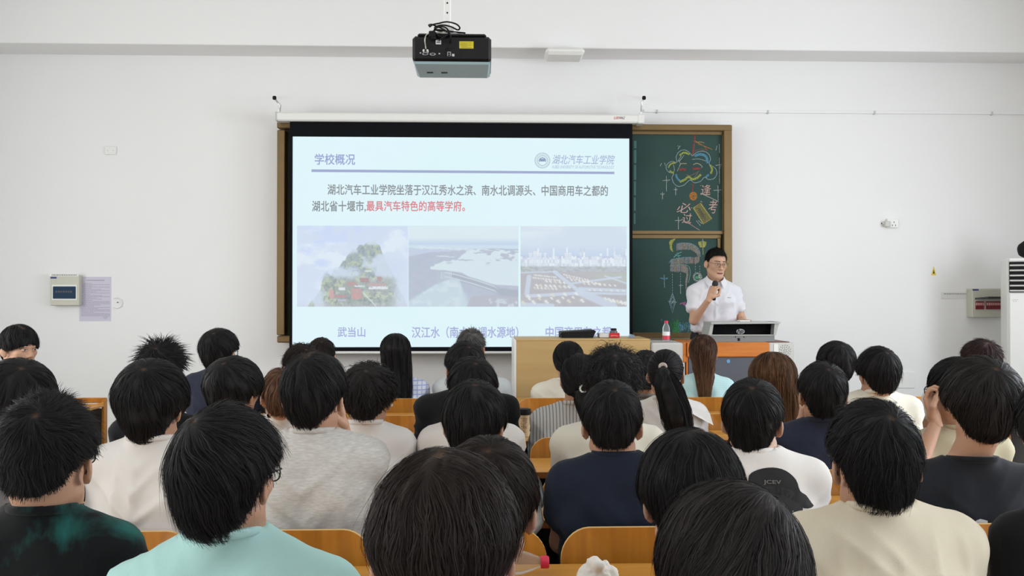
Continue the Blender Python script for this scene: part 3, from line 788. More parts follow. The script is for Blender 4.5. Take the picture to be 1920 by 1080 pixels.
m.build('lid', material('smoked_lid', S(44, 48, 56), .25), bx2)
sw = MB(); sr = MB()
for k in range(13):
    if k == 4: continue
    x = 1830 + k * 4; pbox(sw, x, 565, x + 3.6, 580, YF - .118, YF - .106); pbox(sr, x + .3, 567.5, x + 3.2, 572.5, YF - .124, YF - .118)
sw.build('breaker_row', material('dark_red_breaker', S(120, 34, 40), .4), bx2); sr.build('toggle_row', material('white_toggle', S(206, 150, 150), .4), bx2)
m = MB(); pbox(m, 1823.5, 542, 1835, 545, YF - .1015, YF - .10); m.build('maker_sticker', material('blue_tag', S(58, 70, 130), .5), bx2)
wallbox('access_panel', (1680, 697, 1716, 728), .01, M['white_plastic'], 'flat white access plate low on the wall beside the roomy white T-shirt', 'access plate')
m = MB(); a, b = P(1207, 208.5, YF), P(1925, 213, YF)
m.add([(a.x, YF - .02, a.z - .012), (b.x, YF - .02, b.z - .012), (b.x, YF - .02, b.z + .012), (a.x, YF - .02, a.z + .012), (a.x, YF, a.z - .012), (b.x, YF, b.z - .012), (b.x, YF, b.z + .012), (a.x, YF, a.z + .012)], [(0, 1, 2, 3), (7, 6, 5, 4), (0, 4, 5, 1), (1, 5, 6, 2), (2, 6, 7, 3), (3, 7, 4, 0)])
tr = single('cable_trunking', m, M['wall'], 'thin white cable trunking running level along the wall beside the chalkboard', 'cable trunking')
m = MB()
for x in (1232, 1440, 1640, 1860):
    p = P(x, 208.5 + (x - 1207) * .0063, YF - .02); m.box(p.x - .008, p.x + .008, YF - .026, YF, p.z - .016, p.z + .016, .002)
m.build('joint_clip', M['grey_plastic'], tr)
# wireless access point under the beam
ap = empty('wireless_access_point', P(1060, 118, BEAM_Y + .12), 'white slab-shaped wireless access point mounted under the ceiling beam', 'access point')
ax0, ax1 = PX(1024, 7.62), PX(1097, 7.62)
AZ = BEAM_Z
MB().box(ax0, ax1, BEAM_Y - .12, BEAM_Y + .16, AZ - .085, AZ - .02, .025).build('body', M['white_plastic'], ap, smooth=30)
MB().box(ax0 + .08, ax1 - .08, BEAM_Y + .01, BEAM_Y + .14, AZ - .022, AZ, .004).build('mount_plate', M['steel'], ap)

# ------------------------------------------------------------------ air conditioner with a black bag on it
acY = 7.35
ac = empty('air_conditioner', (PX(1892, acY) + .25, acY + .2, 0), 'tall white floor-standing air conditioner with louvred outlet by the front wall', 'air conditioner')
ax0 = PX(1892, acY); ax1 = ax0 + .55; azt = PZ(483, acY)
MB().box(ax0, ax1, acY, acY + .02, .06, PZ(549, acY), .008).build('front_panel', M['white_plastic'], ac)
MB().box(ax0 - .012, ax1 + .02, acY + .02, acY + .42, 0.0, azt, .01).build('cabinet', M['white_plastic'], ac)
MB().box(ax0, ax1, acY - .01, acY + .02, PZ(489, acY), azt, .006).build('top_trim', M['white_plastic'], ac)
lv_z1, lv_z0 = PZ(490, acY), PZ(548, acY)
MB().box(ax0 + .004, ax1 - .004, acY + .008, acY + .022, lv_z0, lv_z1).build('air_outlet', M['black'], ac)
for k in range(6):
    z = lv_z1 - (k + .75) * (lv_z1 - lv_z0) / 6
    MB().box(ax0 + .005, ax1 - .005, acY - .014, acY + .01, z - .004, z + .010, .003).build('louvre', M['grey_plastic'], ac)
m = MB()
for x, z in ((1897, 561.5), (1900.5, 561.5), (1904, 561.5), (1898, 564.5), (1901.5, 564.5)): m.box(PX(x, acY), PX(x + 2.6, acY), acY - .001, acY + .001, PZ(z + 1.2, acY), PZ(z, acY))
m.build('badge', M['grey_plastic'], ac)

_rot = Matrix.Translation((ax0, acY, 0)) @ Matrix.Rotation(math.radians(-24), 4, 'Z') @ Matrix.Translation((-ax0, -acY, 0))
_sh = Matrix.Translation(-ORG[ac.name]) @ _rot @ Matrix.Translation(ORG[ac.name])
for _o in ac.children: _o.data.transform(_sh)
# ------------------------------------------------------------------ signed-distance modelling (bodies, clothes, hair, soft goods)
def surface_nets(D, xs, ys, zs):
    S_ = D < 0
    cnt = np.zeros(tuple(n - 1 for n in D.shape), np.int8)
    for a in (0, 1):
        for b in (0, 1):
            for c in (0, 1):
                cnt += S_[a:D.shape[0] - 1 + a, b:D.shape[1] - 1 + b, c:D.shape[2] - 1 + c]
    I, J, K = np.nonzero((cnt > 0) & (cnt < 8))
    idx = np.full(cnt.shape, -1, np.int64); idx[I, J, K] = np.arange(len(I))
    acc = np.zeros((len(I), 3)); n = np.zeros(len(I))
    ax = (xs, ys, zs)
    corners = [(a, b, c) for a in (0, 1) for b in (0, 1) for c in (0, 1)]
    val = {c: D[I + c[0], J + c[1], K + c[2]] for c in corners}
    pos = [[xs[I], xs[I + 1]], [ys[J], ys[J + 1]], [zs[K], zs[K + 1]]]
    for c in corners:
        for d in range(3):
            if c[d]: continue
            e = list(c); e[d] = 1; e = tuple(e)
            va, vb = val[c], val[e]
            w = (va < 0) != (vb < 0)
            t = np.where(w, va / np.where(va == vb, 1, va - vb), 0)
            for k in range(3):
                if k == d: q = pos[k][0] + t * (pos[k][1] - pos[k][0])
                else: q = pos[k][c[k]]
                acc[:, k] += np.where(w, q, 0)
            n += w
    V = acc / n[:, None]
    Q = []
    for d in range(3):
        s0 = [slice(None)] * 3; s1 = [slice(None)] * 3
        s0[d] = slice(0, -1); s1[d] = slice(1, None)
        ch = S_[tuple(s0)] != S_[tuple(s1)]
        o1, o2 = (d + 1) % 3, (d + 2) % 3
        ch2 = ch.copy()
        for o in (o1, o2):
            z = [slice(None)] * 3; z[o] = 0; ch2[tuple(z)] = False
            z[o] = -1; ch2[tuple(z)] = False
        E_ = np.argwhere(ch2)
        if len(E_) == 0: continue
        ins = S_[E_[:, 0], E_[:, 1], E_[:, 2]]
        def cell(da, db):
            q = E_.copy(); q[:, o1] += da; q[:, o2] += db
            return idx[q[:, 0], q[:, 1], q[:, 2]]
        qd = np.stack([cell(-1, -1), cell(0, -1), cell(0, 0), cell(-1, 0)], 1)
        qd[~ins] = qd[~ins][:, ::-1]
        Q.append(qd)
    Q = np.concatenate(Q)
    return V, Q[(Q >= 0).all(1)]

class Field:
    """a signed distance field sampled on a rectilinear grid"""
    def __init__(s, xs, ys, zs):
        s.ax = [np.asarray(a, float) for a in (xs, ys, zs)]
        s.D = np.full(tuple(len(a) for a in s.ax), .2)
    def sub(s, lo, hi):
        sl = tuple(slice(max(0, np.searchsorted(a, l) - 1), np.searchsorted(a, h) + 1) for a, l, h in zip(s.ax, lo, hi))
        X, Y, Z = np.meshgrid(*[a[q] for a, q in zip(s.ax, sl)], indexing='ij')
        return sl, X, Y, Z
    def put(s, sl, d, k, op):
        a = s.D[sl]
        if op == 'sub':
            d = -d
            h = np.maximum(k - np.abs(a - d), 0) / k if k > 0 else 0
            s.D[sl] = np.maximum(a, d) + (h * h * k / 4 if k > 0 else 0)
        else:
            h = np.maximum(k - np.abs(a - d), 0) / k if k > 0 else 0
            s.D[sl] = np.minimum(a, d) - (h * h * k / 4 if k > 0 else 0)
        return s
    def cone(s, a, b, ra, rb, k=.03, op='add', flat=None):
        a = np.array(a, float); b = np.array(b, float); mrg = max(ra, rb) + .07
        sl, X, Y, Z = s.sub(np.minimum(a, b) - mrg, np.maximum(a, b) + mrg)
        if X.size == 0: return s
        ba = b - a; L = max(ba @ ba, 1e-12)
        px, py, pz = X - a[0], Y - a[1], Z - a[2]
        h = np.clip((px * ba[0] + py * ba[1] + pz * ba[2]) / L, 0, 1)
        d = np.sqrt((px - h * ba[0]) ** 2 + (py - h * ba[1]) ** 2 + (pz - h * ba[2]) ** 2) - (ra + (rb - ra) * h)
        return s.put(sl, d, k, op)
    def ell(s, c, r, R=None, k=.03, op='add'):
        c = np.array(c, float); mrg = max(r) + .07
        sl, X, Y, Z = s.sub(c - mrg, c + mrg)
        if X.size == 0: return s
        q = np.stack([X - c[0], Y - c[1], Z - c[2]], -1)
        if R is not None: q = q @ np.asarray(R)            # into the ellipsoid's own frame
        r = np.array(r, float)
        k0 = np.linalg.norm(q / r, axis=-1); k1 = np.linalg.norm(q / r ** 2, axis=-1)
        return s.put(sl, k0 * (k0 - 1) / np.maximum(k1, 1e-9), k, op)
    def plane(s, p, n, k=.006):
        """cut away everything on the side n points to"""
        X, Y, Z = np.meshgrid(*s.ax, indexing='ij')
        d = (X - p[0]) * n[0] + (Y - p[1]) * n[1] + (Z - p[2]) * n[2]
        h = np.maximum(k - np.abs(s.D - d), 0) / k
        s.D = np.maximum(s.D, d) + h * h * k / 4
        return s
    def mesh(s):
        return surface_nets(s.D, *s.ax)

def axis(lo, hi, step, fine=None):
    """grid coordinates, with finer intervals (lo, hi, step)"""
    a = [lo]
    while a[-1] < hi:
        x = a[-1]; st_ = step
        for f in (fine or []):
            if f[0] - st_ <= x <= f[1]: st_ = min(st_, f[2])
        a.append(x + st_)
    return np.array(a)

def vnormals(V, Q):
    n = np.zeros_like(V)
    f = np.cross(V[Q[:, 1]] - V[Q[:, 0]], V[Q[:, 2]] - V[Q[:, 0]])
    for k in range(Q.shape[1]): np.add.at(n, Q[:, k], f)
    return n / np.maximum(np.linalg.norm(n, axis=1, keepdims=True), 1e-12)

def relax(V, Q, it=1):
    for _ in range(it):
        c = V[Q].mean(1); a = np.zeros_like(V); n = np.zeros(len(V))
        for k in range(4): np.add.at(a, Q[:, k], c); np.add.at(n, Q[:, k], 1)
        V = .5 * V + .5 * a / np.maximum(n, 1)[:, None]
    return V

# black bag slumped on the air conditioner
bp = P(1928, 482, acY + .1)
g = Field(axis(-.16, .2, .008), axis(-.14, .14, .008), axis(-.02, .17, .008))
g.ell((.05, 0, .06), (.13, .09, .065), k=.02).ell((-.02, .01, .095), (.05, .05, .045), k=.03).ell((.03, -.02, .12), (.05, .05, .03), k=.03)
g.plane((0, 0, .002), (0, 0, -1))
V, Q = g.mesh(); V = V + .010 * (vnoise(V * 24, 3)[:, None] - .5) * 2 * vnormals(V, Q); V[:, 2] = np.maximum(V[:, 2], 0) * 1.12
zt = bp.z - (bp.z - azt)
bag = link_mesh('bag', mesh_np('bag', V + np.array([bp.x, acY + .1, azt]), Q), M['black'], None, (bp.x, acY + .1, azt), True)
tag(bag, 'soft black bag slumped on top of the air conditioner', 'bag')

# ------------------------------------------------------------------ projector on its ceiling pole
prY = 4.45
pz0, pzm, pz1 = PZ(133, prY), PZ(108, prY), PZ(64, prY)
px0, px1 = PX(772.5, prY), PX(921, prY); pxc = (px0 + px1) / 2
prj = empty('projector', (pxc, prY + .15, pz0), 'black ceiling projector with grey-blue underside hanging from a white pole', 'projector')
pdz = .012
bz0, bz1 = pz1 - .118, pz1
D_ = .31
zb = PZ(116, prY)                                # front lower edge of the black body
MB().box(px0, px1, prY, prY + D_, zb, pz1 - .012, .014).build('black_case', M['black_gloss'], prj, smooth=30)
MB().box(px0 + .025, px1 - .025, prY + .01, prY + D_ - .02, pz1 - .014, pz1 + .004, .008).build('top_cover', M['black_gloss'], prj)
m = MB(); zc = zb - .012
m.add([(px0 + .004, prY + .006, zb), (px1 - .004, prY + .006, zb), (px1 - .004, prY + D_ - .006, zb), (px0 + .004, prY + D_ - .006, zb),
       (px0 + .012, prY + .012, zc), (px1 - .012, prY + .012, zc), (px1 - .02, prY + D_ - .02, zc), (px0 + .02, prY + D_ - .02, zc)],
      [(0, 1, 2, 3), (4, 7, 6, 5), (0, 4, 5, 1), (1, 5, 6, 2), (2, 6, 7, 3), (3, 7, 4, 0)])
base = m.build('grey_base', material('grey_blue_plastic', S(150, 172, 178), .5, var=.03), prj)
base['label'] = 'grey-blue underside'
m = MB()
for x, w in ((802, 12), (830, 12)): m.box(PX(x - w / 2, prY), PX(x + w / 2, prY), prY + .17, prY + .19, zc - .002, zc + .002)
m.build('vent_hole', M['black'], base)
lb = MB(); pbox(lb, 860, 76.5, 889, 92, prY - .0012, prY + .001); lb = lb.build('warning_label', material('black_label_rim', S(40, 38, 20), .5), prj)
m = MB(); pbox(m, 861.3, 77.7, 887.8, 90.8, prY - .0020, prY - .0012); yl = m.build('yellow_field', material('yellow_label', S(206, 190, 36), .5), lb)
m = MB()
for k in range(5): pbox(m, 863 + (k > 2) * 2, 80 + k * 2.1, (876 if k % 2 else 884), 80.9 + k * 2.1, prY - .0026, prY - .0020)
m.build('label_print', material('olive_print', S(150, 140, 40), .6), lb)
m = MB(); pbox(m, 817, 75, 827, 83, prY - .0012, prY + .001); sk_ = m.build('white_sticker', M['white_plastic'], prj)
m = MB(); pbox(m, 820, 76.2, 825.5, 77.6, prY - .002, prY - .0012); pbox(m, 818.5, 79, 825.5, 80.4, prY - .002, prY - .0012); m.build('sticker_print', M['black'], sk_)
def dport(x, y, w=11.5):
    o = MB(); c = P(x, y, prY); k = prY / F
    poly = [(c.x + w * k * .5 * math.cos(a) * (1 if abs(math.cos(a)) < 2 else 1), c.z + 2.6 * k * math.sin(a)) for a in np.linspace(0, 2 * PI, 16, endpoint=False)]
    o.prism(poly, prY - .005, prY + .001); r = o.build('video_port', M['chrome'], prj)
    MB().prism([(c.x - 3.4 * k, c.z + 1.5 * k), (c.x + 3.4 * k, c.z + 1.5 * k), (c.x + 2.4 * k, c.z - 1.5 * k), (c.x - 2.4 * k, c.z - 1.5 * k)], prY - .0062, prY - .005).build('port_face', material('dark_port', S(30, 40, 44), .4), r)
dport(797.5, 101.5); dport(811.5, 102)
m = MB(); pbox(m, 792.5, 92, 803, 96.5, prY - .03, prY + .001, .003); plug = m.build('video_plug', M['white_plastic'], prj)
m = MB(); pbox(m, 796, 91.5, 799.5, 97, prY - .034, prY - .028); m.build('plug_screw', M['steel'], plug)
m = MB(); pbox(m, 838.5, 97, 845.5, 105, prY - .004, prY + .001); nport = m.build('network_port', M['chrome'], prj)
m = MB(); pbox(m, 840, 98.5, 844, 101, prY - .005, prY - .004); pbox(m, 840, 102, 844, 104.5, prY - .005, prY - .004); m.build('port_face', M['black'], nport)
m = MB(); pbox(m, 847.5, 101, 852, 105.5, prY - .004, prY + .001); m.build('usb_port', M['grey_plastic'], prj)
for a_ in ((822.5, 99.5, 825, 101.5), (787, 98, 789.5, 100)): pbox(MB(), *a_, prY - .004, prY + .001).build('audio_jack', M['grey_plastic'], prj)
pole = prj
pcx, pcy = PX(838.5, prY + .12), prY + .13
MB().box(pcx - .018, pcx + .018, pcy - .018, pcy + .018, pz1 + .04, ZC, .004).build('pole', M['white_plastic'], pole)
m = MB()
for py_ in (5.5, 24, -14, -34): m.lathe([(.0045, -.0195), (.0045, -.0175)], (pcx, pcy, PZ(py_, prY + .1)), 10, 'y')
m.build('bolt_hole', M['black'], pole)
MB().box(pcx - .04, pcx + .04, pcy - .03, pcy + .03, pz1 + .028, pz1 + .062, .006).build('collar', M['white_plastic'], pole)
MB().box(pcx - .075, pcx + .075, pcy - .06, pcy + .08, pz1 + .004, pz1 + .03, .006).build('mounting_plate', M['grey_plastic'], pole)
m = MB(); r6 = random.Random(11)
def cab(pts, r=.0042): m.tube([P(a, b, prY + c) for a, b, c in pts] if True else 0, r, 6)
def cabs(pts, r=.0042, d=.05):
    q = smooth_line([(a, b) for a, b in pts], 6); n = len(q)
    m.tube([P(a, b, prY + d + .03 * math.sin(i * .37)) for i, (a, b) in enumerate(q)], r, 6)
cabs([(806, 50), (812, 46), (822, 44), (838, 41), (855, 45), (862, 52), (858, 56), (845, 50), (828, 47), (815, 52), (822, 58), (838, 58), (852, 60), (872, 62)])
cabs([(806, 50), (804, 47), (810, 46), (820, 50), (832, 55), (838, 60)])
cabs([(812, 62), (816, 54), (826, 50), (836, 52), (842, 60), (845, 70), (843, 82), (838, 92), (834, 98)], d=-.012)
cabs([(810, 60), (818, 56), (832, 57), (842, 62), (836, 66), (824, 68), (816, 62)], d=.0)
cabs([(812, 74), (822, 75), (830, 71), (840, 64)], d=-.014)
m.box(PX(804, prY), PX(817, prY), prY - .03, prY + .0, PZ(74, prY), PZ(62, prY), .005).box(PX(808, prY), PX(818, prY), prY - .03, prY - .004, PZ(77.5, prY), PZ(72, prY), .003)
m.build('cable', M['black'], prj, smooth=True)
m = MB(); cabs([(802, 63), (798, 68), (796.5, 76), (797.5, 84), (798.5, 92)], .003, -.03); cabs([(812, 60), (822, 62), (832, 60)], .003, .0)
m.build('video_cable', material('pale_cable', S(196, 192, 180), .5), prj, smooth=True)

# ------------------------------------------------------------------ lectern
LY = 6.75
lec = empty('lectern', (P(1226, 700, LY).x, LY + .35, PLAT), 'long multimedia lectern with beige panel, grey console and orange wood front', 'lectern')
lz = PZ(637, LY, 963)
M['beige_panel'] = wood('beige_laminate', S(188, 156, 102), S(200, 168, 114), 'x', .5, 3)
M['lgrey'] = material('light_grey_enamel', S(198, 197, 193), .45, var=.02)
M['orange'] = wood('orange_wood', S(186, 104, 30), S(210, 126, 44), 'x', .4, 8)
M['slate'] = material('slate_panel', S(84, 87, 98), .5, var=.03)
x0, x1 = PX(968, LY), PX(1219, LY)
MB().box(x0, x1, LY, LY + .02, PLAT, lz - .006, .002).build('front_panel', M['beige_panel'], lec)
MB().box(PX(963.5, LY), x0, LY - .004, LY + .50, PLAT, lz, .004).build('end_trim', M['white_plastic'], lec)
MB().box(x0, x1, LY - .004, LY + .50, lz - .008, lz + .004, .002).build('worktop', M['beige_panel'], lec)
cz = PZ(643, LY, 1300)
q0, q1 = PX(1221, LY), PX(1490, LY)
MB().box(q0, PX(1284, LY), LY - .01, LY + .46, PLAT, cz, .01).build('side_cabinet', M['lgrey'], lec)
MB().box(PX(1286, LY), PX(1289, LY), LY - .012, LY + .02, PLAT, PZ(668, LY), .002).box(PX(1280, LY), PX(1286, LY), LY - .015, LY + .1, PZ(680, LY), cz + .004, .003).build('side_edge', M['orange'], lec)
MB().box(PX(1287, LY), PX(1440, LY), LY - .03, LY + .46, PZ(670, LY), PZ(642.5, LY), .006).build('wood_front', M['orange'], lec)
sl = MB().box(PX(1290, LY), PX(1440, LY), LY - .01, LY + .42, PLAT, PZ(670, LY), .003).build('lower_panel', M['slate'], lec)
MB().lathe([(.014, -.012), (.014, -.0)], P(1365, 677, LY), 14, 'y').build('round_sticker', material('blue_sticker_round', S(104, 160, 214), .4), sl)
sp_ = MB().box(PX(1440, LY), q1, LY - .01, LY + .46, PLAT, PZ(643.5, LY), .008).build('speaker_cabinet', M['lgrey'], lec)
MB().box(PX(1450, LY), PX(1457.5, LY), LY - .013, LY - .009, PLAT, PZ(646, LY)).build('white_strip', M['white_plastic'], sp_)
m = MB()
for r_, n_ in ((0, 1), (3.5, 6), (7.4, 11), (11, 15)):
    for k in range(n_):
        a = 2 * PI * k / n_ + r_
        m.lathe([(.003, -.0115), (.003, -.009)], P(1471 + r_ * math.cos(a) * .95, 658 + r_ * math.sin(a) * 1.0, LY), 8, 'y')
m.build('speaker_hole', M['steel'], sp_)
MB().box(PX(1440, LY), q1 - .03, LY + .03, LY + .42, PZ(643.5, LY), PZ(642, LY), .003).build('dark_top', material('brown_top', S(110, 62, 48), .5), sp_)
# flip-up monitor console
MO = LY + .06
con = MB()
cx0, cx1 = PX(1333, MO), PX(1452, MO)
tx0, tx1 = PX(1331, MO + .05), PX(1459, MO + .05)
zb_, zm_, zt_ = PZ(643, MO), PZ(629, MO), PZ(604, MO)
con.prism([(cx0, zb_), (cx1, zb_), (PX(1452, MO), zm_), (PX(1327, MO), zm_)], MO, MO + .3)
con.build('console_base', material('console_grey', S(122, 124, 124), .4, metal=.3), lec)
m = MB()
m.prism([(PX(1327, MO), zm_), (PX(1333.5, MO), zm_), (PX(1337, MO), zt_ - .01), (PX(1332, MO), zt_)], MO - .02, MO + .2)
m.prism([(PX(1449, MO), zm_), (PX(1453, MO), zm_), (PX(1460, MO), zt_), (PX(1451, MO), zt_)], MO - .02, MO + .2)
m.prism([(PX(1331, MO), zt_ - .017), (PX(1460, MO), zt_ - .012), (PX(1460, MO), zt_), (PX(1331, MO), zt_)], MO - .04, MO + .20)
m.prism([(PX(1330, MO), zm_ - .004), (PX(1452, MO), zm_ - .004), (PX(1452, MO), zm_ + .004), (PX(1330, MO), zm_ + .004)], MO - .012, MO + .02)
hood = m.build('console_hood', material('pale_console_grey', S(168, 170, 166), .4, metal=.25), lec)
m = MB(); m.box(PX(1333, MO), PX(1451, MO), MO + .06, MO + .09, zm_, zt_ - .014); mon = m.build('monitor', material('monitor_black', S(6, 6, 8), .7, spec=.1), lec)
lgm = material('badge_silver', S(160, 160, 162), .4)
c_ = P(1388.5, 621.5, MO + .058)
MB().prism([(c_.x + .033 * math.cos(a), c_.z + .0205 * math.sin(a)) for a in np.linspace(0, 2 * PI, 28, endpoint=False)], MO + .0585, MO + .061).build('badge_disc', lgm, mon)
fit_text('badge_lettering', 'hp', (1382, 617, 1394.5, 626.5), MO + .0578, M['black'], mon, .02, .35)
m = MB()
for x in (1379, 1395): m.lathe([(.004, -.003), (.004, 0)], P(x, 632, MO), 8, 'y')
m.box(PX(1383, MO), PX(1387, MO), MO - .004, MO, PZ(640, MO), PZ(634.5, MO)); m.build('console_lock', M['black'], lec)
ph = MB().box(PX(1384, MO + .1), PX(1404, MO + .1), MO + .06, MO + .14, zt_, zt_ + .011, .004).build('mobile_phone', M['white_plastic'], None)
tag(ph, 'pale flat phone lying on the monitor hood by the lecturer', 'phone')
MB().box(PX(1385.5, MO + .1), PX(1402.5, MO + .1), MO + .066, MO + .134, zt_ + .011, zt_ + .0116).build('phone_screen', M['black_gloss'], ph)

# things standing on the lectern
IY = LY + .2
briefcase = empty('briefcase', (PX(1084, IY), IY + .1, lz + .006), 'flat black soft briefcase with carry handle lying on the lectern', 'briefcase')
m = MB(); zz = lz + .006; a0, a1 = PX(1052, IY), PX(1116, IY)
m.prism([(a0, zz), (a1 - .02, zz), (a1 + .004, zz + .05), (a1 - .01, zz + .06), (a0 + .01, zz + .046), (a0, zz + .04)], IY - .02, IY + .22)
bb = m.build('bag_body', M['black'], briefcase)
m = MB(); m.tube([P(a, b, IY) for a, b in smooth_line([(1066, 628), (1072, 624.5), (1088, 623.5), (1100, 626), (1106, 629)], 5)], .009, 8); m.build('handle', M['black_gloss'], briefcase, smooth=True)
m = MB(); m.tube([Vector((a0 + .006, IY - .021, zz + .042)), Vector((a1 - .03, IY - .021, zz + .05))], .003, 6); m.build('zip', M['steel'], bb)
m = MB(); m.tube([Vector((a0 + .004, IY - .02, zz + .04)), Vector((a0 - .012, IY - .03, zz + .012)), Vector((a0 - .014, IY - .03, zz + .004))], .004, 6); m.build('strap', M['black'], briefcase)
m = MB().box(PX(1123.5, IY), PX(1143, IY), IY, IY + .12, zz, zz + .034, .004).build('tissue_box', material('grey_card', S(206, 206, 204), .7), None); tag(m, 'low pale grey carton between the briefcase and the red carton', 'box')
car = empty('drink_carton', (PX(1152, IY), IY + .03, zz), 'small red carton with dark-capped jar top on the lectern', 'carton')
cb = MB().box(PX(1143, IY), PX(1161.5, IY), IY - .01, IY + .07, zz, zz + .036, .003).build('carton_body', material('bright_red_card', S(196, 30, 40), .4), car)
m = MB(); m.tube([P(a, b, IY - .0115) for a, b in ((1145, 630.5), (1149, 629.2), (1154, 629.4), (1159, 630.4))], .0028, 5); m.build('printed_stripe', material('pale_red_print', S(226, 150, 150), .5), cb)
m = MB(); c = Vector((PX(1151.5, IY), IY + .03, zz + .036)); m.lathe([(.030, 0), (.030, .012), (.022, .02), (.018, .024)], c, 16); m.build('jar', material('grey_glassy', S(96, 98, 104), .2), car, smooth=True)
m = MB(); m.lathe([(.024, .022), (.024, .032), (.020, .036)], c, 16); m.build('cap', M['black'], car, smooth=True)
m = MB(); g1 = P(1186, 637, IY)
m = MB().prism([(PX(1178, IY), zz), (PX(1192, IY), zz), (PX(1189, IY), zz + .02), (PX(1184, IY), zz + .025)], IY, IY + .06).build('crumpled_wrapper', material('blue_grey_film', S(120, 136, 152), .3), None); tag(m, 'small blue-grey crumpled wrapper at the lectern edge under the chalkboard', 'wrapper')

M['pet'] = clear('clear_plastic', (.93, .95, .96, 1), .10, .08)
def bottle(loc, r, h, label, cat, capc, bandc, bandm=None, axis='z', parts=True, liquid=None):
    o = empty('water_bottle', loc, label, cat)
    ax = axis
    prof = [(r * .8, 0), (r, h * .03), (r, h * .16), (r * .94, h * .19), (r, h * .22), (r, h * .5), (r * .93, h * .54), (r, h * .58), (r * .98, h * .66), (r * .78, h * .76), (r * .5, h * .86), (r * .42, h * .89), (r * .42, h * .93)]
    def off(c): return Vector(c)
    L = MB().lathe(prof, loc, 24, ax); L.build('bottle_body', M['pet'], o, smooth=60)
    L = MB().lathe([(r * 1.015, h * .1), (r * 1.015, h * .30)], loc, 24, ax); lb_ = L.build('label_band', bandc, o, smooth=60)
    if bandm: MB().lathe([(r * 1.017, h * .30), (r * 1.017, h * .48)], loc, 24, ax).build('upper_label', bandm, o, smooth=60)
    MB().lathe([(r * .5, h * .90), (r * .52, h * .915), (r * .52, h * .985), (r * .46, h)], loc, 20, ax).build('cap', capc, o, smooth=50)
    return o
M['redcap'] = material('red_cap', S(214, 40, 72), .35)
bottle(Vector((PX(1250, LY + .12), LY + .14, cz + .002)), .029, .165, 'upright clear water bottle with red cap on the lectern', 'bottle', M['redcap'], material('red_label', S(206, 52, 76), .4), material('white_label', S(226, 226, 230), .4))
# ledge under the chalkboard seen behind the bottle
# ------------------------------------------------------------------ desks and chairs
PITCH = .82
ROW = [.92 + PITCH * i for i in range(8)]            # y of the chair backs, row 0 is the row in front of the camera
def seat_x(k): return -.044 + .506 * k
DZ = .715
def desk(y_near, x0, x1, label, n_leg):
    o = empty('lecture_desk', ((x0 + x1) / 2, y_near + .15, 0), label, 'desk', None)
    MB().box(x0, x1, y_near + .004, y_near + .33, DZ - .028, DZ, .003).build('desktop', M['desk'], o)
    MB().box(x0, x1, y_near - .002, y_near + .004, DZ - .028, DZ - .001, .001).build('edge_band', M['desk_edge'], o)
    MB().box(x0 + .02, x1 - .02, y_near + .29, y_near + .305, .30, DZ - .03).build('modesty_panel', M['desk_dark'], o)
    for i in range(n_leg):
        x = x0 + .02 + (x1 - x0 - .04) * i / (n_leg - 1)
        m = MB().box(x - .02, x + .02, y_near + .16, y_near + .20, .02, DZ - .03, .004).box(x - .02, x + .02, y_near + .0, y_near + .32, 0, .025, .004).box(x - .012, x + .012, y_near + .03, y_near + .29, DZ - .075, DZ - .028)
        m.build('leg', M['steel'], o)
    return o
XA, XB = seat_x(-3) - .253, seat_x(4) + .285
desk_labels = {1: 'honey-wood desk row nearest the camera, holding the lying bottle and the tissue', 2: 'honey-wood desk row in front of the pupils in navy tee and grey tee',
               3: 'honey-wood desk row just behind the chair with the striped-shirt woman', 4: 'honey-wood desk row holding the paper coffee cup', 5: 'honey-wood desk row just behind the frontmost chairs', 6: 'frontmost honey-wood desk row facing the lectern'}
for i in range(1, 7):
    desk(ROW[i] + PITCH - .375, XA, XB, desk_labels[i], 5)

def chair_meshes():
    w, r = .466, .085
    out = []
    # curved plywood back, lower corners square
    top, bot = .80, .47
    nx, nz = 22, 14; th = .014
    pts = []
    V = []; Fc = []
    prof = rrect(-w / 2, w / 2, bot, top, r, 8)
    prof = [(x, max(z, bot)) for x, z in prof]
    import bmesh
    # sweep of the outline towards its centre line gives a smooth curved sheet
    def yc(x, z): return .030 - .55 * x * x - (top - z) * .10 + .03
    rings = 9
    cx, cz = 0, (bot + .16)
    n = len(prof)
    for side, dy in ((0, 0), (1, th)):
        for q in range(rings + 1):
            t = 1 - q / rings
            for x, z in prof:
                X = cx + (x - cx) * t; Z = cz + (z - cz) * t
                V.append((X, yc(X, Z) - .03 + dy, Z))
    def vid(s_, q, k): return s_ * (rings + 1) * n + q * n + k % n
    for q in range(rings):
        for k in range(n):
            Fc.append((vid(0, q, k), vid(0, q, k + 1), vid(0, q + 1, k + 1), vid(0, q + 1, k)))
            Fc.append((vid(1, q, k + 1), vid(1, q, k), vid(1, q + 1, k), vid(1, q + 1, k + 1)))
    back = (V, Fc)
    E_ = []
    for k in range(n): E_.append((vid(0, 0, k + 1), vid(0, 0, k), vid(1, 0, k), vid(1, 0, k + 1)))
    return back, E_
(backV, backF), edgeF = chair_meshes()
def new_mesh(name, V, Fc, mat, smooth=True):
    me = bpy.data.meshes.new(name); me.from_pydata(V, [], Fc); me.update()
    import bmesh
    bm = bmesh.new(); bm.from_mesh(me); bmesh.ops.remove_doubles(bm, verts=bm.verts, dist=1e-5); bmesh.ops.recalc_face_normals(bm, faces=bm.faces); bm.to_mesh(me); bm.free()
    me.materials.append(mat)
    if smooth:
        me.polygons.foreach_set('use_smooth', np.ones(len(me.polygons), bool)); me.set_sharp_from_angle(angle=math.radians(35))
    return me
allF = backF + edgeF
me_back = bpy.data.meshes.new('backrest'); me_back.from_pydata(backV, [], allF); me_back.materials.append(M['chair']); me_back.materials.append(M['ply_edge'])
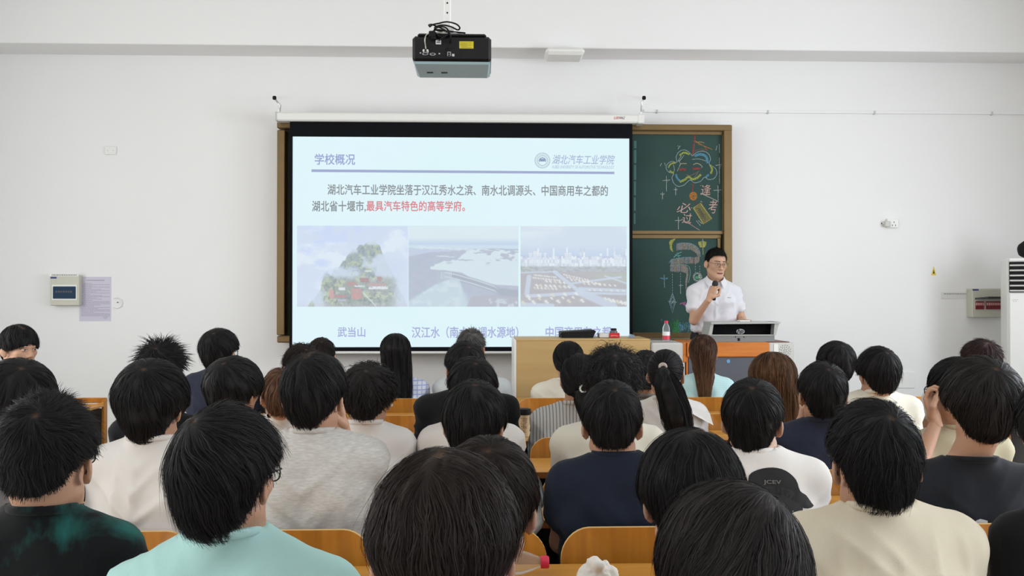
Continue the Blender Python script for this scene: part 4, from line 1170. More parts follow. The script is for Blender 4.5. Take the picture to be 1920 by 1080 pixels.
me_back.polygons.foreach_set('material_index', np.array([0] * len(backF) + [1] * len(edgeF), np.int32))
me_back.polygons.foreach_set('use_smooth', np.ones(len(allF), bool)); me_back.update(); me_back.set_sharp_from_angle(angle=math.radians(35))
mm = MB()
for k in range(10):
    y0 = .05 + .37 * k / 10; y1 = .05 + .37 * (k + 1) / 10
    f = lambda y: .43 - .02 * math.sin((y - .05) / .37 * PI) - (.03 * ((y - .3) / .12) ** 2 if y > .3 else 0)
    mm.add([(-.22, y0, f(y0)), (.22, y0, f(y0)), (.22, y1, f(y1)), (-.22, y1, f(y1)), (-.22, y0, f(y0) - .014), (.22, y0, f(y0) - .014), (.22, y1, f(y1) - .014), (-.22, y1, f(y1) - .014)],
           [(0, 1, 2, 3), (7, 6, 5, 4), (0, 4, 5, 1), (2, 6, 7, 3), (1, 5, 6, 2), (3, 7, 4, 0)])
me_seat = new_mesh('seat', mm.v, mm.f, M['chair'])
def legmesh(s_):
    q = MB().tube([(s_ * .17, .02, .62), (s_ * .17, -.0, .46), (s_ * .17, .06, .40), (s_ * .17, .16, .39), (s_ * .17, .16, .0)], .014, 8).box(s_ * .17 - .025, s_ * .17 + .025, .02, .36, 0, .02, .004).tube([(s_ * .17, .1, .395), (s_ * .17, .34, .385)], .012, 6)
    return new_mesh('leg', q.v, q.f, M['steel'])
me_leg = [legmesh(-1), legmesh(1)]
proto = None
def chair(x, y, label):
    global proto
    if proto is None:
        proto = bpy.data.objects.new('lecture_chair', None); proto.empty_display_size = .1; COL.objects.link(proto)
        for nm, me in (('backrest', me_back), ('seat', me_seat), ('leg', me_leg[0]), ('leg', me_leg[1])):
            o = bpy.data.objects.new(nm, me); COL.objects.link(o); o.parent = proto
        r = proto
    else:
        r = proto.copy(); COL.objects.link(r)
        for ch in list(proto.children):
            c = ch.copy(); COL.objects.link(c); c.parent = r
    r.location = (x, y, 0); tag(r, label, 'chair', 'honey plywood chairs of the lecture rows')
    return r

# coffee cup, lying bottle, tissue, backpack
cupY = 4.80
cc = Vector((PX(982, cupY), cupY, DZ + .001))
cup = empty('paper_cup', cc, 'cream paper coffee cup with black lid on the desk beside the striped shirt', 'cup')
MB().lathe([(.028, 0), (.029, .002), (.041, .118), (.0425, .12), (.0415, .124)], cc, 28).build('cup_body', material('cream_paper', S(222, 208, 178), .6), cup, smooth=40)
MB().lathe([(.0445, .119), (.0455, .124), (.0445, .132), (.040, .134), (.0385, .148), (.034, .150)], cc, 28).build('lid', M['black'], cup, smooth=40)
m = MB(); r7 = random.Random(5)
for k in range(11):
    z = .100 - k * .0075; rr = .0298 + (z / .12) * .0125 + .0006
    for j in range(3):
        if r7.random() < .25: continue
        a0_ = -PI / 2 - .5 + j * .33; a1_ = a0_ + r7.uniform(.14, .3); n_ = 4
        for q in range(n_):
            b0, b1 = a0_ + (a1_ - a0_) * q / n_, a0_ + (a1_ - a0_) * (q + 1) / n_
            m.add([(cc.x + rr * math.cos(b0), cc.y + rr * math.sin(b0), cc.z + z), (cc.x + rr * math.cos(b1), cc.y + rr * math.sin(b1), cc.z + z), (cc.x + rr * math.cos(b1), cc.y + rr * math.sin(b1), cc.z + z + .003), (cc.x + rr * math.cos(b0), cc.y + rr * math.sin(b0), cc.z + z + .003)], [(0, 1, 2, 3)])
m.build('cup_print', material('brown_print', S(150, 122, 84), .7), cup)

# bottle lying on the desk, crumpled tissue, black bag
bl = Vector((PX(1029, 2.42) - .225, 2.42, DZ + .034))
lying = bottle(bl, .033, .225, 'clear plastic bottle lying on its side with pinkish red cap', 'bottle', M['redcap'], material('cream_label', S(206, 190, 150), .45), None, 'x')
bluem = material('blue_printed_label', S(84, 132, 170), .4, var=.35, vscale=60)
MB().lathe([(.0338, .045), (.0338, .098)], bl, 24, 'x').build('picture_label', bluem, lying, smooth=60)
g = Field(axis(-.075, .075, .0075), axis(-.06, .06, .0075), axis(-.012, .08, .0075))
g.ell((-.02, 0, .022), (.038, .034, .026), k=.012).ell((.022, .005, .026), (.032, .03, .032), k=.012).ell((.0, -.01, .045), (.022, .022, .022), k=.015).ell((.04, -.01, .012), (.02, .025, .016), k=.012)
V, Q = g.mesh(); N_ = vnormals(V, Q)
V = V + N_ * ((np.abs(vnoise(V * 34 + 3, 2) - .5) * .042 + np.abs(vnoise(V * 70 + 5, 3) - .5) * .016)[:, None] - .009); V[:, 2] = np.maximum(V[:, 2], 0)
tl = Vector((PX(1117, 2.33), 2.33, DZ + .0005))
tis = link_mesh('tissue', mesh_np('tissue', V + np.array(tl), Q), material('white_tissue', S(236, 232, 226), .9), None, tl, False)
tag(tis, 'crumpled white tissue on the desk beside the lying bottle', 'tissue')
bgl = Vector((PX(1008, 3.15), 3.17, DZ))
bgo = empty('handbag', bgl, 'black leather bag standing on the desk behind the pupil in white tee', 'bag')
g = Field(axis(-.09, .09, .008), axis(-.1, .1, .008), axis(-.01, .15, .008))
g.cone((-.02, -.05, .045), (-.02, .05, .045), .045, .045, .02).cone((-.02, -.045, .095), (-.02, .045, .09), .03, .03, .03).plane((0, 0, .001), (0, 0, -1))
V, Q = g.mesh(); V = V + .005 * (vnoise(V * 30, 9)[:, None] - .5) * 2 * vnormals(V, Q)
link_mesh('bag_body', mesh_np('bag_body', V + np.array(bgl), Q), M['black_gloss'], bgo, bgl, True)
m = MB(); m.tube([bgl + Vector(p) for p in ((-.02, -.045, .11), (-.018, -.03, .132), (-.016, 0, .14), (-.018, .03, .132), (-.02, .045, .11))], .006, 8)
m.build('handle', M['black_gloss'], bgo, smooth=True)

# side section furniture beyond the aisles
sd = empty('side_desk', (PX(170, 5.7), 5.7, 0), 'honey-wood desk end with slanted shelf board near the turned-round boy', 'desk')
sy = 5.70
z_ = lambda p: PZ(p, sy, 170)
X_ = lambda p: PX(p, sy)
MB().box(X_(196) - 1.0, X_(196), sy + .03, sy + .05, z_(757), z_(747), .004).build('back_board', M['chair'], sd)
m = MB(); m.box(X_(196) - 1.0, X_(196), sy - .20, sy + .03, z_(757) - .02, z_(757) - .004, .003); m.build('shelf_board', M['desk'], sd)
MB().box(X_(191), X_(196.5), sy + .0, sy + .05, 0, z_(750), .004).build('leg', M['chair'], sd)
MB().box(X_(196) - 1.0, X_(196) - .95, sy + .0, sy + .05, 0, z_(750), .004).build('leg', M['chair'], sd)
m = MB(); m.add([(X_(150), sy - .01, z_(766)), (X_(196), sy - .01, z_(753.5)), (X_(196), sy + .02, z_(757)), (X_(150), sy + .02, z_(769.5)), (X_(150), sy - .01, z_(766) - .014), (X_(196), sy - .01, z_(753.5) - .014), (X_(196), sy + .02, z_(757) - .014), (X_(150), sy + .02, z_(769.5) - .014)], [(0, 1, 2, 3), (7, 6, 5, 4), (0, 4, 5, 1), (1, 5, 6, 2), (2, 6, 7, 3), (3, 7, 4, 0)])
m.build('slanted_board', M['desk'], sd)
MB().box(X_(196) - .9, X_(183), sy + .1, sy + .12, .2, z_(770)).build('lower_panel', M['desk_dark'], sd)

# ------------------------------------------------------------------ people
M['skin'] = material('skin', (.50, .285, .190, 1), .5, bump=.04, bscale=160, var=.07, vscale=14, spec=.35)
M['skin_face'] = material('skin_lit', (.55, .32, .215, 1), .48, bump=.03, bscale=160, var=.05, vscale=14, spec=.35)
M['hair'] = attr_material('hair', .55, .11)
M['trousers'] = material('dark_trousers', S(34, 36, 44), .85, bump=.2, bscale=200)
M['jeans'] = material('blue_denim', S(58, 70, 92), .85, bump=.2, bscale=200)
M['shoe'] = material('shoe_rubber', S(40, 40, 42), .6)
M['rim'] = material('black_spectacle_rim', S(20, 20, 22), .35)
M['rim_metal'] = material('gold_spectacle_rim', S(150, 124, 96), .3, metal=.7)
M['lens'] = clear('lens_glass', (.98, .99, 1, 1), .0, .02)
M['lens'].node_tree.nodes['Principled BSDF'].inputs['Base Color'].default_value = (.02, .02, .02, 1)

def cloth(name, col, fleck=0.0, stripes=None, kind=None):
    m = material(name, col, .88, bump=.12, bscale=420, var=.04 + fleck * .2, vscale=9, spec=.15)
    nt = m.node_tree; b = nt.nodes['Principled BSDF']; b.inputs['Sheen Weight'].default_value = .08
    tc = nt.nodes.new('ShaderNodeTexCoord')
    def base(sock): nt.links.new(sock, b.inputs['Base Color'])
    if fleck:
        mp = nt.nodes.new('ShaderNodeMapping'); mp.inputs['Scale'].default_value = (50, 50, 260)
        n = nt.nodes.new('ShaderNodeTexNoise'); n.inputs['Scale'].default_value = 1.0; n.inputs['Detail'].default_value = 3
        nt.links.new(tc.outputs['Object'], mp.inputs['Vector']); nt.links.new(mp.outputs['Vector'], n.inputs['Vector'])
        r = nt.nodes.new('ShaderNodeValToRGB'); r.color_ramp.elements[0].position = .3; r.color_ramp.elements[1].position = .7
        r.color_ramp.elements[0].color = tuple(c * (1 - fleck) for c in col[:3]) + (1,); r.color_ramp.elements[1].color = tuple(min(1, c * (1 + fleck)) for c in col[:3]) + (1,)
        nt.links.new(n.outputs['Fac'], r.inputs['Fac']); base(r.outputs['Color'])
    if stripes:
        # (axis index, spacing, second colour, width)  - woven stripes
        def band(ax, sp, w):
            sx = nt.nodes.new('ShaderNodeSeparateXYZ'); nt.links.new(tc.outputs['Object'], sx.inputs['Vector'])
            d = nt.nodes.new('ShaderNodeMath'); d.operation = 'DIVIDE'; d.inputs[1].default_value = sp; nt.links.new(sx.outputs[ax], d.inputs[0])
            f = nt.nodes.new('ShaderNodeMath'); f.operation = 'FRACT'; nt.links.new(d.outputs[0], f.inputs[0])
            l = nt.nodes.new('ShaderNodeMath'); l.operation = 'LESS_THAN'; l.inputs[1].default_value = w; nt.links.new(f.outputs[0], l.inputs[0])
            return l.outputs[0]
        prev = None
        for ax, sp, c2, w in stripes:
            mx = nt.nodes.new('ShaderNodeMix'); mx.data_type = 'RGBA'
            if prev is None: mx.inputs[6].default_value = col
            else: nt.links.new(prev, mx.inputs[6])
            mx.inputs[7].default_value = c2; nt.links.new(band(ax, sp, w), mx.inputs[0]); prev = mx.outputs[2]
        base(prev)
    if kind == 'tiedye':
        n = nt.nodes.new('ShaderNodeTexNoise'); n.inputs['Scale'].default_value = 5.2; n.inputs['Detail'].default_value = 6; n.inputs['Distortion'].default_value = .5
        mp = nt.nodes.new('ShaderNodeMapping'); mp.inputs['Scale'].default_value = (1.3, 1, .7); mp.inputs['Location'].default_value = (2.2, 0, .35)
        nt.links.new(tc.outputs['Object'], mp.inputs['Vector']); nt.links.new(mp.outputs['Vector'], n.inputs['Vector'])
        r = nt.nodes.new('ShaderNodeValToRGB'); r.color_ramp.elements[0].position = .49; r.color_ramp.elements[1].position = .66
        r.color_ramp.elements[0].color = col; r.color_ramp.elements[1].color = S(40, 110, 104)
        nt.links.new(n.outputs['Fac'], r.inputs['Fac']); base(r.outputs['Color'])
    return m
CL = {
    'white': cloth('white_cotton', S(226, 222, 218)), 'white2': cloth('bright_white_cotton', S(236, 234, 232)), 'heather': cloth('heather_grey_jersey', S(200, 197, 193), .13),
    'teal': cloth('pale_teal_cotton', S(172, 212, 209)), 'beige': cloth('cream_beige_cotton', S(222, 212, 190)), 'navy': cloth('navy_cotton', S(28, 34, 48)), 'navy2': cloth('slate_navy_cotton', S(42, 46, 62)),
    'black': cloth('black_cotton', S(22, 23, 26)), 'charcoal': cloth('charcoal_cotton', S(34, 36, 42)), 'grey': cloth('mid_grey_cotton', S(112, 110, 110)), 'olive': cloth('khaki_cotton', S(190, 182, 156)), 'ivory': cloth('ivory_cotton', S(224, 220, 206)),
    'pink': cloth('pink_cotton', S(214, 160, 176)), 'tiedye': cloth('black_teal_tie_dye', S(20, 22, 24), kind='tiedye'), 'pale': cloth('pale_grey_blue_cotton', S(196, 202, 206)),
    'plaid': cloth('blue_white_plaid', S(216, 220, 232), stripes=[(0, .03, S(170, 184, 222), .25), (2, .03, S(160, 172, 216), .25)]),
    'pin': cloth('grey_pinstripe', S(190, 190, 188), stripes=[(0, .016, S(122, 124, 124), .28)]), 'slatestripe': cloth('slate_blue_stripe', S(120, 132, 140), stripes=[(2, .018, S(86, 96, 106), .4)]),
    'aqua': cloth('pale_aqua_knit', S(188, 222, 224), stripes=[(2, .012, S(178, 212, 216), .4)]), 'polo': cloth('white_polo_cotton', S(218, 217, 223)),
}

def rotm(yaw, pitch, roll=0.0):
    """yaw: clockwise seen from above, 0 faces the front wall; pitch: nodding forward; roll: tilt to the viewer's right"""
    a, p, r = -math.radians(yaw), -math.radians(pitch), math.radians(roll)
    return np.array(Matrix.Rotation(a, 3, 'Z') @ Matrix.Rotation(r, 3, 'Y') @ Matrix.Rotation(p, 3, 'X'))

def head_field(g, H, R, s=1.0, face=False):
    def L(p): return np.array(H) + R @ (np.array(p, float) * s)
    def rot(deg, ax='Z'): return R @ np.array(Matrix.Rotation(math.radians(deg), 3, ax))
    q = lambda *r: tuple(v * s for v in r)
    g.ell(L((0, -.014, .030)), q(.076, .098, .086), R, k=.02)
    g.ell(L((0, -.045, -.030)), q(.060, .052, .058), R, k=.03)
    g.ell(L((0, .036, -.040)), q(.058, .062, .076), R, k=.03)
    g.cone(L((0, .070, -.098)), L((0, .060, -.098)), .022 * s, .03 * s, k=.03)
    for sx in (-1, 1):
        g.cone(L((sx * .052, .0, -.062)), L((sx * .018, .074, -.1)), .02 * s, .018 * s, k=.025)
        g.ell(L((sx * .043, .062, -.016)), q(.020, .020, .018), R, k=.025)           # cheekbone
    g.cone(L((0, .088, .012)), L((0, .112, -.030)), .008 * s, .0115 * s, k=.014)     # nose
    for sx in (-1, 1): g.ell(L((sx * .012, .102, -.034)), q(.009, .010, .008), R, k=.008)
    g.cone(L((-.030, .094, .022)), L((.030, .094, .022)), .007 * s, .007 * s, k=.02) # brow
    if face:
        for sx in (-1, 1): g.ell(L((sx * .031, .103, .004)), q(.015, .010, .009), R, k=.01, op='sub')
        for sx in (-1, 1): g.ell(L((sx * .031, .088, .003)), q(.015, .011, .010), R, k=.006)
        g.cone(L((-.018, .089, -.062)), L((.018, .089, -.062)), .006 * s, .006 * s, k=.008)
        g.cone(L((-.014, .088, -.074)), L((.014, .088, -.074)), .007 * s, .007 * s, k=.008)
        g.cone(L((-.022, .099, -.068)), L((.022, .099, -.068)), .002 * s, .002 * s, k=.004, op='sub')
    for sx in (-1, 1):                                                              # ears, flared at the back
        Re = R @ np.array(Matrix.Rotation(math.radians(sx * 33), 3, 'Z') @ Matrix.Rotation(math.radians(-10), 3, 'X'))
        g.ell(L((sx * .086, -.013, -.010)), q(.0070, .020, .032), Re, k=.006)
        g.ell(L((sx * .081, -.008, -.034)), q(.006, .010, .012), Re, k=.008)

# relaxed hand: wrist at the origin, fingers along +y, palm facing -z, thumb on the +x side
def hand_mesh(curl=.5, step=.0042, fist=False):
    g = Field(axis(-.07, .08, step), axis(-.03, .21, step), axis(-.1, .05, step))
    g.cone((0, -.02, 0), (0, .02, 0), .026, .025, .02).ell((0, .055, -.002), (.041, .052, .0165), k=.02)
    root = [(-.030, .092, 0), (-.010, .100, .002), (.011, .098, .002), (.030, .090, 0)]
    lens_ = [(.026, .018, .016), (.034, .023, .018), (.036, .025, .019), (.032, .022, .018)]
    order = lens_
    for i, (r0, ln) in enumerate(zip(root, [(.024, .017, .015), (.032, .022, .017), (.035, .024, .018), (.030, .021, .017)])):
        a = 0; p = np.array(r0, float); rad = .0092 if i else .008
        g.cone((r0[0] * .8, .06, 0), p, .012, rad + .001, k=.008)
        for j, l in enumerate(ln):
            a += curl * (.75 if j == 0 else .95) * (1 + .06 * (3 - i))
            d = np.array((r0[0] * .7 * (1 - curl * .6), math.cos(a), -math.sin(a))); d /= np.linalg.norm(d)
            q = p + d * l
            g.cone(p, q, rad, rad - .0009, k=.003); p = q; rad -= .0009
    t = [np.array(v) for v in ((.024, .022, -.004), (.046, .052, -.012 - .02 * curl), (.050 - .02 * curl, .082, -.022 - .03 * curl), (.046 - .034 * curl, .102, -.030 - .03 * curl))]
    for a, b, ra, rb in zip(t, t[1:], (.016, .012, .0105), (.012, .0105, .009)): g.cone(a, b, ra, rb, k=.008)
    return g.mesh()
HANDS = {'relaxed': hand_mesh(.42), 'fist': hand_mesh(1.15), 'half': hand_mesh(.75)}

def place_hand(kind, W, direction, palm, side):
    V, Q = HANDS[kind]
    V = V.copy()
    if side < 0: V[:, 0] *= -1; Q = Q[:, ::-1]
    y = np.array(direction, float); y /= np.linalg.norm(y)
    z = -np.array(palm, float); z -= y * (z @ y); z /= np.linalg.norm(z)
    x = np.cross(y, z)
    return V @ np.stack([x, y, z]) + np.array(W), Q

def join(parts):
    V, Q, b = [], [], 0
    for v, q in parts: V.append(v); Q.append(q + b); b += len(v)
    return np.concatenate(V), np.concatenate(Q)

# ------------------------------------------------------------------ hair
def hair_style(**k):
    d = dict(tt=.022, ts=.014, tb=.018, zl=((0, .055), (45, .045), (62, .030), (74, .026), (84, .018), (102, .012), (112, -.03), (122, -.076), (140, -.088), (180, -.088)), whorl=(.08, -.70, .70), lift=.009, lp=1.6, len=.17, swirl=.5, grav=.25, wav=0.0, wf=9.0, edge=.016, part=None, noise=.5, clump=.004, kind='cap', wid=1.0, stray=.12, taper=.15, flow=.8)
    d.update(k); return d
STY = {
    'short': hair_style(),
    'crop': hair_style(tt=.022, ts=.007, tb=.010, lift=.012, len=.05, zl=((0, .058), (45, .05), (70, .01), (84, .02), (102, .024), (120, .0), (138, -.03), (160, -.052), (180, -.056)), noise=.8, stray=.25),
    'spiky': hair_style(tt=.020, ts=.008, tb=.012, lift=.027, len=.045, lp=1.1, noise=1.0, stray=.5, zl=((0, .058), (45, .05), (75, .0), (95, .005), (120, -.02), (150, -.05), (180, -.055))),
    'bowl': hair_style(taper=.17, tt=.026, ts=.024, tb=.026, len=.24, lift=.004, zl=((0, .01), (45, .0), (75, -.018), (95, -.022), (106, -.04), (117, -.078), (130, -.098), (180, -.104)), edge=.02, noise=.3),
    'medium': hair_style(tt=.025, ts=.019, tb=.022, len=.21, lift=.006, zl=((0, .03), (45, .02), (70, -.012), (85, -.004), (102, -.008), (112, -.04), (122, -.082), (140, -.097), (180, -.098)), edge=.02, noise=.35),
    'wavy': hair_style(tt=.030, ts=.022, tb=.024, len=.12, lift=.014, wav=.010, wf=7.0, noise=.9, stray=.3, zl=((0, .03), (45, .02), (75, -.01), (95, -.01), (120, -.04), (150, -.074), (180, -.08))),
    'curly': hair_style(taper=.05, tt=.034, ts=.030, tb=.028, len=.12, lift=.022, wav=.017, wf=8.0, noise=.7, stray=.5, clump=.010, wid=.75, zl=((0, .02), (45, .01), (75, -.02), (95, -.03), (120, -.06), (150, -.085), (180, -.09))),
    'long': hair_style(flow=.15, tt=.020, ts=.020, tb=.024, len=.50, lift=.004, kind='long', fall=.36, zl=((0, .06), (45, .05), (70, .0), (80, -.06), (120, -.1), (180, -.1)), noise=.15, whorl=(0, .05, 1), swirl=0.0, edge=.05, stray=.03),
    'bob': hair_style(taper=.06, tt=.024, ts=.026, tb=.028, len=.22, lift=.005, zl=((0, .03), (45, .02), (70, -.03), (95, -.07), (120, -.09), (180, -.095)), noise=.25, edge=.02, stray=.06),
    'pony': hair_style(flow=.1, tt=.014, ts=.012, tb=.014, len=.16, lift=.002, kind='pony', fall=.30, zl=((0, .06), (45, .05), (75, .0), (95, .0), (120, -.03), (150, -.066), (180, -.07)), noise=.1, swirl=0, edge=.008, stray=.04, tie=(0, -.135, .045)),
    'lowtail': hair_style(flow=.15, tt=.016, ts=.016, tb=.016, len=.2, lift=.003, kind='pony', fall=.20, zl=((0, .06), (45, .05), (75, -.01), (95, -.02), (120, -.05), (150, -.08), (180, -.085)), noise=.15, swirl=0, edge=.01, stray=.05, tie=(.01, -.125, -.05)),
}
HC1 = np.array((0, -.013, .030)); HC2 = np.array((0, -.046, -.036))

def make_hair(st, col, col2, s, n, seg, wid, seed, scalp=True):
    """returns vertices, quads, colours in head coordinates"""
    rng = np.random.default_rng(seed)
    r1 = np.array((.0775 + st['ts'], .099 + st['tb'], .087 + st['tt'])) * s
    r2 = np.array((.062 + st['ts'] * .45, .053 + st['tb'] * .8, .072)) * s
    c1, c2 = HC1 * s, HC2 * s
    za, zz = np.array(st['zl']).T
    def zline(p): return np.interp(np.degrees(np.abs(np.arctan2(p[..., 0], p[..., 1] + .01 * s))), za, zz) * s
    # solid mass of the hair
    st_ = .0065 if n > 2500 else .009
    g = Field(axis(-.13, .13, st_), axis(-.17, .15, st_), axis(-.14, .16, st_))
    g.ell(c1, r1, k=.02).ell(c2, r2, k=.035)
    X, Y, Z = np.meshgrid(*g.ax, indexing='ij')
    Pp = np.stack([X, Y, Z], -1)
    zl = zline(Pp) + (vnoise(Pp * 60, seed) - .5) * .012
    d = (zl - Z) * .8; k = .008
    h = np.maximum(k - np.abs(g.D - d), 0) / k
    g.D = np.maximum(g.D, d) + h * h * k / 4
    V, Q = g.mesh()
    w = np.array(st['whorl'], float); w /= np.linalg.norm(w)
    u = (V - c1); u /= np.linalg.norm(u, axis=1, keepdims=True)
    a1 = np.cross(w, (0, 0, 1.0) if abs(w[2]) < .95 else (0, 1.0, 0)); a1 /= np.linalg.norm(a1); a2 = np.cross(w, a1)
    ang = np.arccos(np.clip(u @ w, -1, 1)); az = np.arctan2(u @ a2, u @ a1)
    cl = vnoise(np.stack([np.cos(az) * 7 + ang * st['swirl'], np.sin(az) * 7, ang * 2.5], -1), seed + 3)
    V = V + u * ((cl - .5) * 2 * st['clump'])[:, None] * np.clip(ang / .4, 0, 1)[:, None]
    col = np.array(col); col2 = np.array(col2)
    C = col + (col2 - col) * np.clip((cl - .35) * 1.2, 0, 1)[:, None]
    parts_pts = []
    if st['part'] is not None:
        for pt in st['part']: parts_pts.append(np.array(pt, float) / np.linalg.norm(pt))
    if scalp and st['kind'] == 'cap':
        dmin = ang * 1.0
        for pa, pb in zip(parts_pts, parts_pts[1:]):
            for t in np.linspace(0, 1, 14):
                q = pa + (pb - pa) * t; q /= np.linalg.norm(q); dmin = np.minimum(dmin, np.arccos(np.clip(u @ q, -1, 1)))
        m_ = np.exp(-(dmin / .045) ** 2)[:, None] * .55
        C = C * (1 - m_) + np.array((.20, .115, .075)) * m_
        V = V - u * (m_ * .012)
    out = [(V, Q, C)]
    # strands
    def Rad(u):
        t1 = 1 / np.linalg.norm(u / r1, axis=1)
        o = (c1 - c2) / r2; dd = u / r2; a = (dd * dd).sum(1); b = dd @ o; c = o @ o - 1; disc = b * b - a * c
        t2 = np.where(disc > 0, (-b + np.sqrt(np.maximum(disc, 0))) / a, 0)
        h_ = np.maximum(.03 - np.abs(t1 - t2), 0) / .03
        return np.maximum(t1, t2) + h_ * h_ * .0085
    N = n * 3
    u = rng.normal(size=(N, 3)); u /= np.linalg.norm(u, axis=1, keepdims=True)
    p = c1 + u * Rad(u)[:, None]
    keep = p[:, 2] > zline(p) + .004
    for q in parts_pts: keep &= ~((np.arccos(np.clip(u @ q, -1, 1)) < .05) & (rng.random(N) < .7))
    u = u[keep][:n]; m = len(u)
    col_t = rng.random(m)
    lift = st['lift'] * (.3 + .9 * rng.random(m)) * s * (.45 + 1.1 * vnoise(u * 7.0, seed + 2)); base = rng.uniform(-.004, .0035, m) * s
    stray = rng.random(m) < st['stray']; lift = np.where(stray, lift * 1.7 + .004, lift)
    L = st['len'] * s * (.65 + .5 * rng.random(m))
    side0 = rng.normal(size=(m, 3)); ph = rng.random(m) * 6.28; wamp = st['wav'] * (.5 + rng.random(m))
    edge = rng.random(m) ** 3 * st['edge']
    long_ = st['kind'] == 'long'; pony = st['kind'] == 'pony'
    falls = np.zeros(m, bool); dead = np.zeros(m, bool)
    pts = []; P_ = None
    tie = np.array(st['tie']) * s if pony else None
    if pony:
        tdir = tie - c1; tdir /= np.linalg.norm(tdir)
    cen = parts_pts
    for i in range(seg + 1):
        R_ = Rad(u)
        off = base + lift * (i / seg) ** st['lp']
        q = c1 + u * (R_ + off)[:, None]
        if st['wav']:
            t = i / seg
            q = q + np.cross(u, side0) * (wamp * np.sin(st['wf'] * t + ph) * t ** .5)[:, None] + u * (wamp * .8 * np.cos(st['wf'] * 1.1 * t + ph * 1.7) * t ** .5)[:, None]
        if P_ is not None:
            if long_:
                newfall = (q[:, 2] < .0) | falls
                dz = L / seg
                fq = P_.copy(); t = np.clip(-P_[:, 2] / .3, 0, 1)
                fq[:, 2] -= dz
                fq[:, 0] += st.get('drift', 0) * dz - P_[:, 0] * dz * st.get('pull', .9) * (1 - np.abs(st.get('drift', 0))) + rng.normal(size=m) * .0015 + .006 * np.sin(ph + 14 * fq[:, 2]) * dz * 6
                yb = np.interp(-fq[:, 2], [0, .08, .14, .2, .3, .42], np.array(st.get('yb', [-.112, -.098, -.096, -.112, -.125, -.125])))
                lay = (ph / 6.28) * .028
                fq[:, 1] = np.where(P_[:, 1] > .02, P_[:, 1] - .12 * dz, fq[:, 1] + np.clip(yb - lay - fq[:, 1], -dz * .6, dz * .6))
                q = np.where(newfall[:, None], fq, q); falls = newfall
                dead |= q[:, 2] < -st['fall'] * s * (.72 + .28 * rng.random(m)) if False else (q[:, 2] < -st['fall'] * (1 - .35 * col_t))
            elif pony:
                pass
            else:
                dead |= q[:, 2] < zline(q) - edge
            q = np.where(dead[:, None], P_, q)
        pts.append(q); P_ = q
        # next direction on the head
        if pony:
            away = tdir - u * (u @ tdir)[:, None]; near = (u @ tdir) > .985; dead |= near
        else:
            away = -(w - u * (u @ w)[:, None])
            for pa, pb in zip(cen, cen[1:]):          # a parting pushes the strands to both sides
                mid = (pa + pb) / 2; mid /= np.linalg.norm(mid); nrm = np.cross(pa, pb); nrm /= np.linalg.norm(nrm)
                dist = u @ nrm; wt = np.exp(-(np.arccos(np.clip(u @ mid, -1, 1)) / .5) ** 2)
                away = away + (nrm - u * (u @ nrm)[:, None]) * (np.sign(dist) * wt * 1.1)[:, None]
        away /= np.maximum(np.linalg.norm(away, axis=1, keepdims=True), 1e-6)
        an = np.arccos(np.clip(u @ w, -1, 1))
        n1 = vnoise(u * 4.2 + seed % 17, seed) - .5; n2 = vnoise(u * 9.0 + seed % 13, seed + 1) - .5
        away = away + np.cross(u, away) * ((n1 * 1.5 + n2 * .9) * st['flow'])[:, None]
        t = away + np.cross(u, away) * (st['swirl'] * np.exp(-an * 1.3))[:, None] + side0 * .18 * st['noise'] + rng.normal(size=(m, 3)) * .12 * st['noise']
        t[:, 2] -= st['grav'] if not pony else 0
        t -= u * (t * u).sum(1)[:, None]; t /= np.maximum(np.linalg.norm(t, axis=1, keepdims=True), 1e-6)
        u = u + t * (L / seg / R_)[:, None]; u /= np.linalg.norm(u, axis=1, keepdims=True)
    T = np.stack(pts, 1)                               # (m, seg+1, 3)
    sets = [T]
    if pony:
        mt = min(int(n * .95), m)
        zs_ = np.linspace(0, 1, seg + 5)
        a = rng.random(mt) * 6.28; rr = np.sqrt(rng.random(mt)); lf = st['fall'] * (.72 + .33 * rng.random(mt))
        dr = st.get('drift', 0.0); Tt = []
        out_y = st.get('out', .05)
        for t in zs_:
            rad = np.interp(t, [0, .08, .3, .7, 1], [.010, .017, .036, .040, .026]) * st.get('fat', 1.0)
            cy = tie[1] - out_y * math.sin(min(t * 5, 1) * PI / 2) * (1 - .35 * t) + st.get('back', 0) * t
            cz = tie[2] + .012 * math.sin(min(t * 4, 1) * PI) - lf * t ** 1.05
            cx = tie[0] + dr * t
            Tt.append(np.stack([cx + rr * np.cos(a) * rad + .008 * t * np.sin(ph[:mt] + 5 * t) + rng.normal(size=mt) * .001, cy + rr * np.sin(a) * rad * .6, cz + 0 * a], 1))
        sets.append(np.stack(Tt, 1))
    for T in sets:
        m, k, _ = T.shape
        tan = np.gradient(T, axis=1); tan /= np.maximum(np.linalg.norm(tan, axis=2, keepdims=True), 1e-7)
        nrm = T - c1; nrm[..., 2] *= .4; nrm /= np.maximum(np.linalg.norm(nrm, axis=2, keepdims=True), 1e-7)
        sd_ = np.cross(tan, nrm); sd_ /= np.maximum(np.linalg.norm(sd_, axis=2, keepdims=True), 1e-6)
        tw = rng.normal(size=m) * .45
        sd_ = sd_ * np.cos(tw)[:, None, None] + nrm * np.sin(tw)[:, None, None]
        prof = (1 - np.linspace(0, 1, k) ** 3 * .92) * np.minimum(1, .35 + np.linspace(0, 1, k) * 4)
        ww = wid * (.6 + .8 * rng.random(m))[:, None, None] * prof[None, :, None]
        A_ = T + sd_ * ww / 2; B_ = T - sd_ * ww / 2
        V = np.stack([A_, B_], 2).reshape(-1, 3)
        i0 = (np.arange(m)[:, None] * k + np.arange(k - 1)[None]) * 2
        Q = np.stack([i0, i0 + 1, i0 + 3, i0 + 2], -1).reshape(-1, 4)
        ct = rng.random(m)
        cc_ = col + (col2 - col) * (ct ** 2)[:, None]
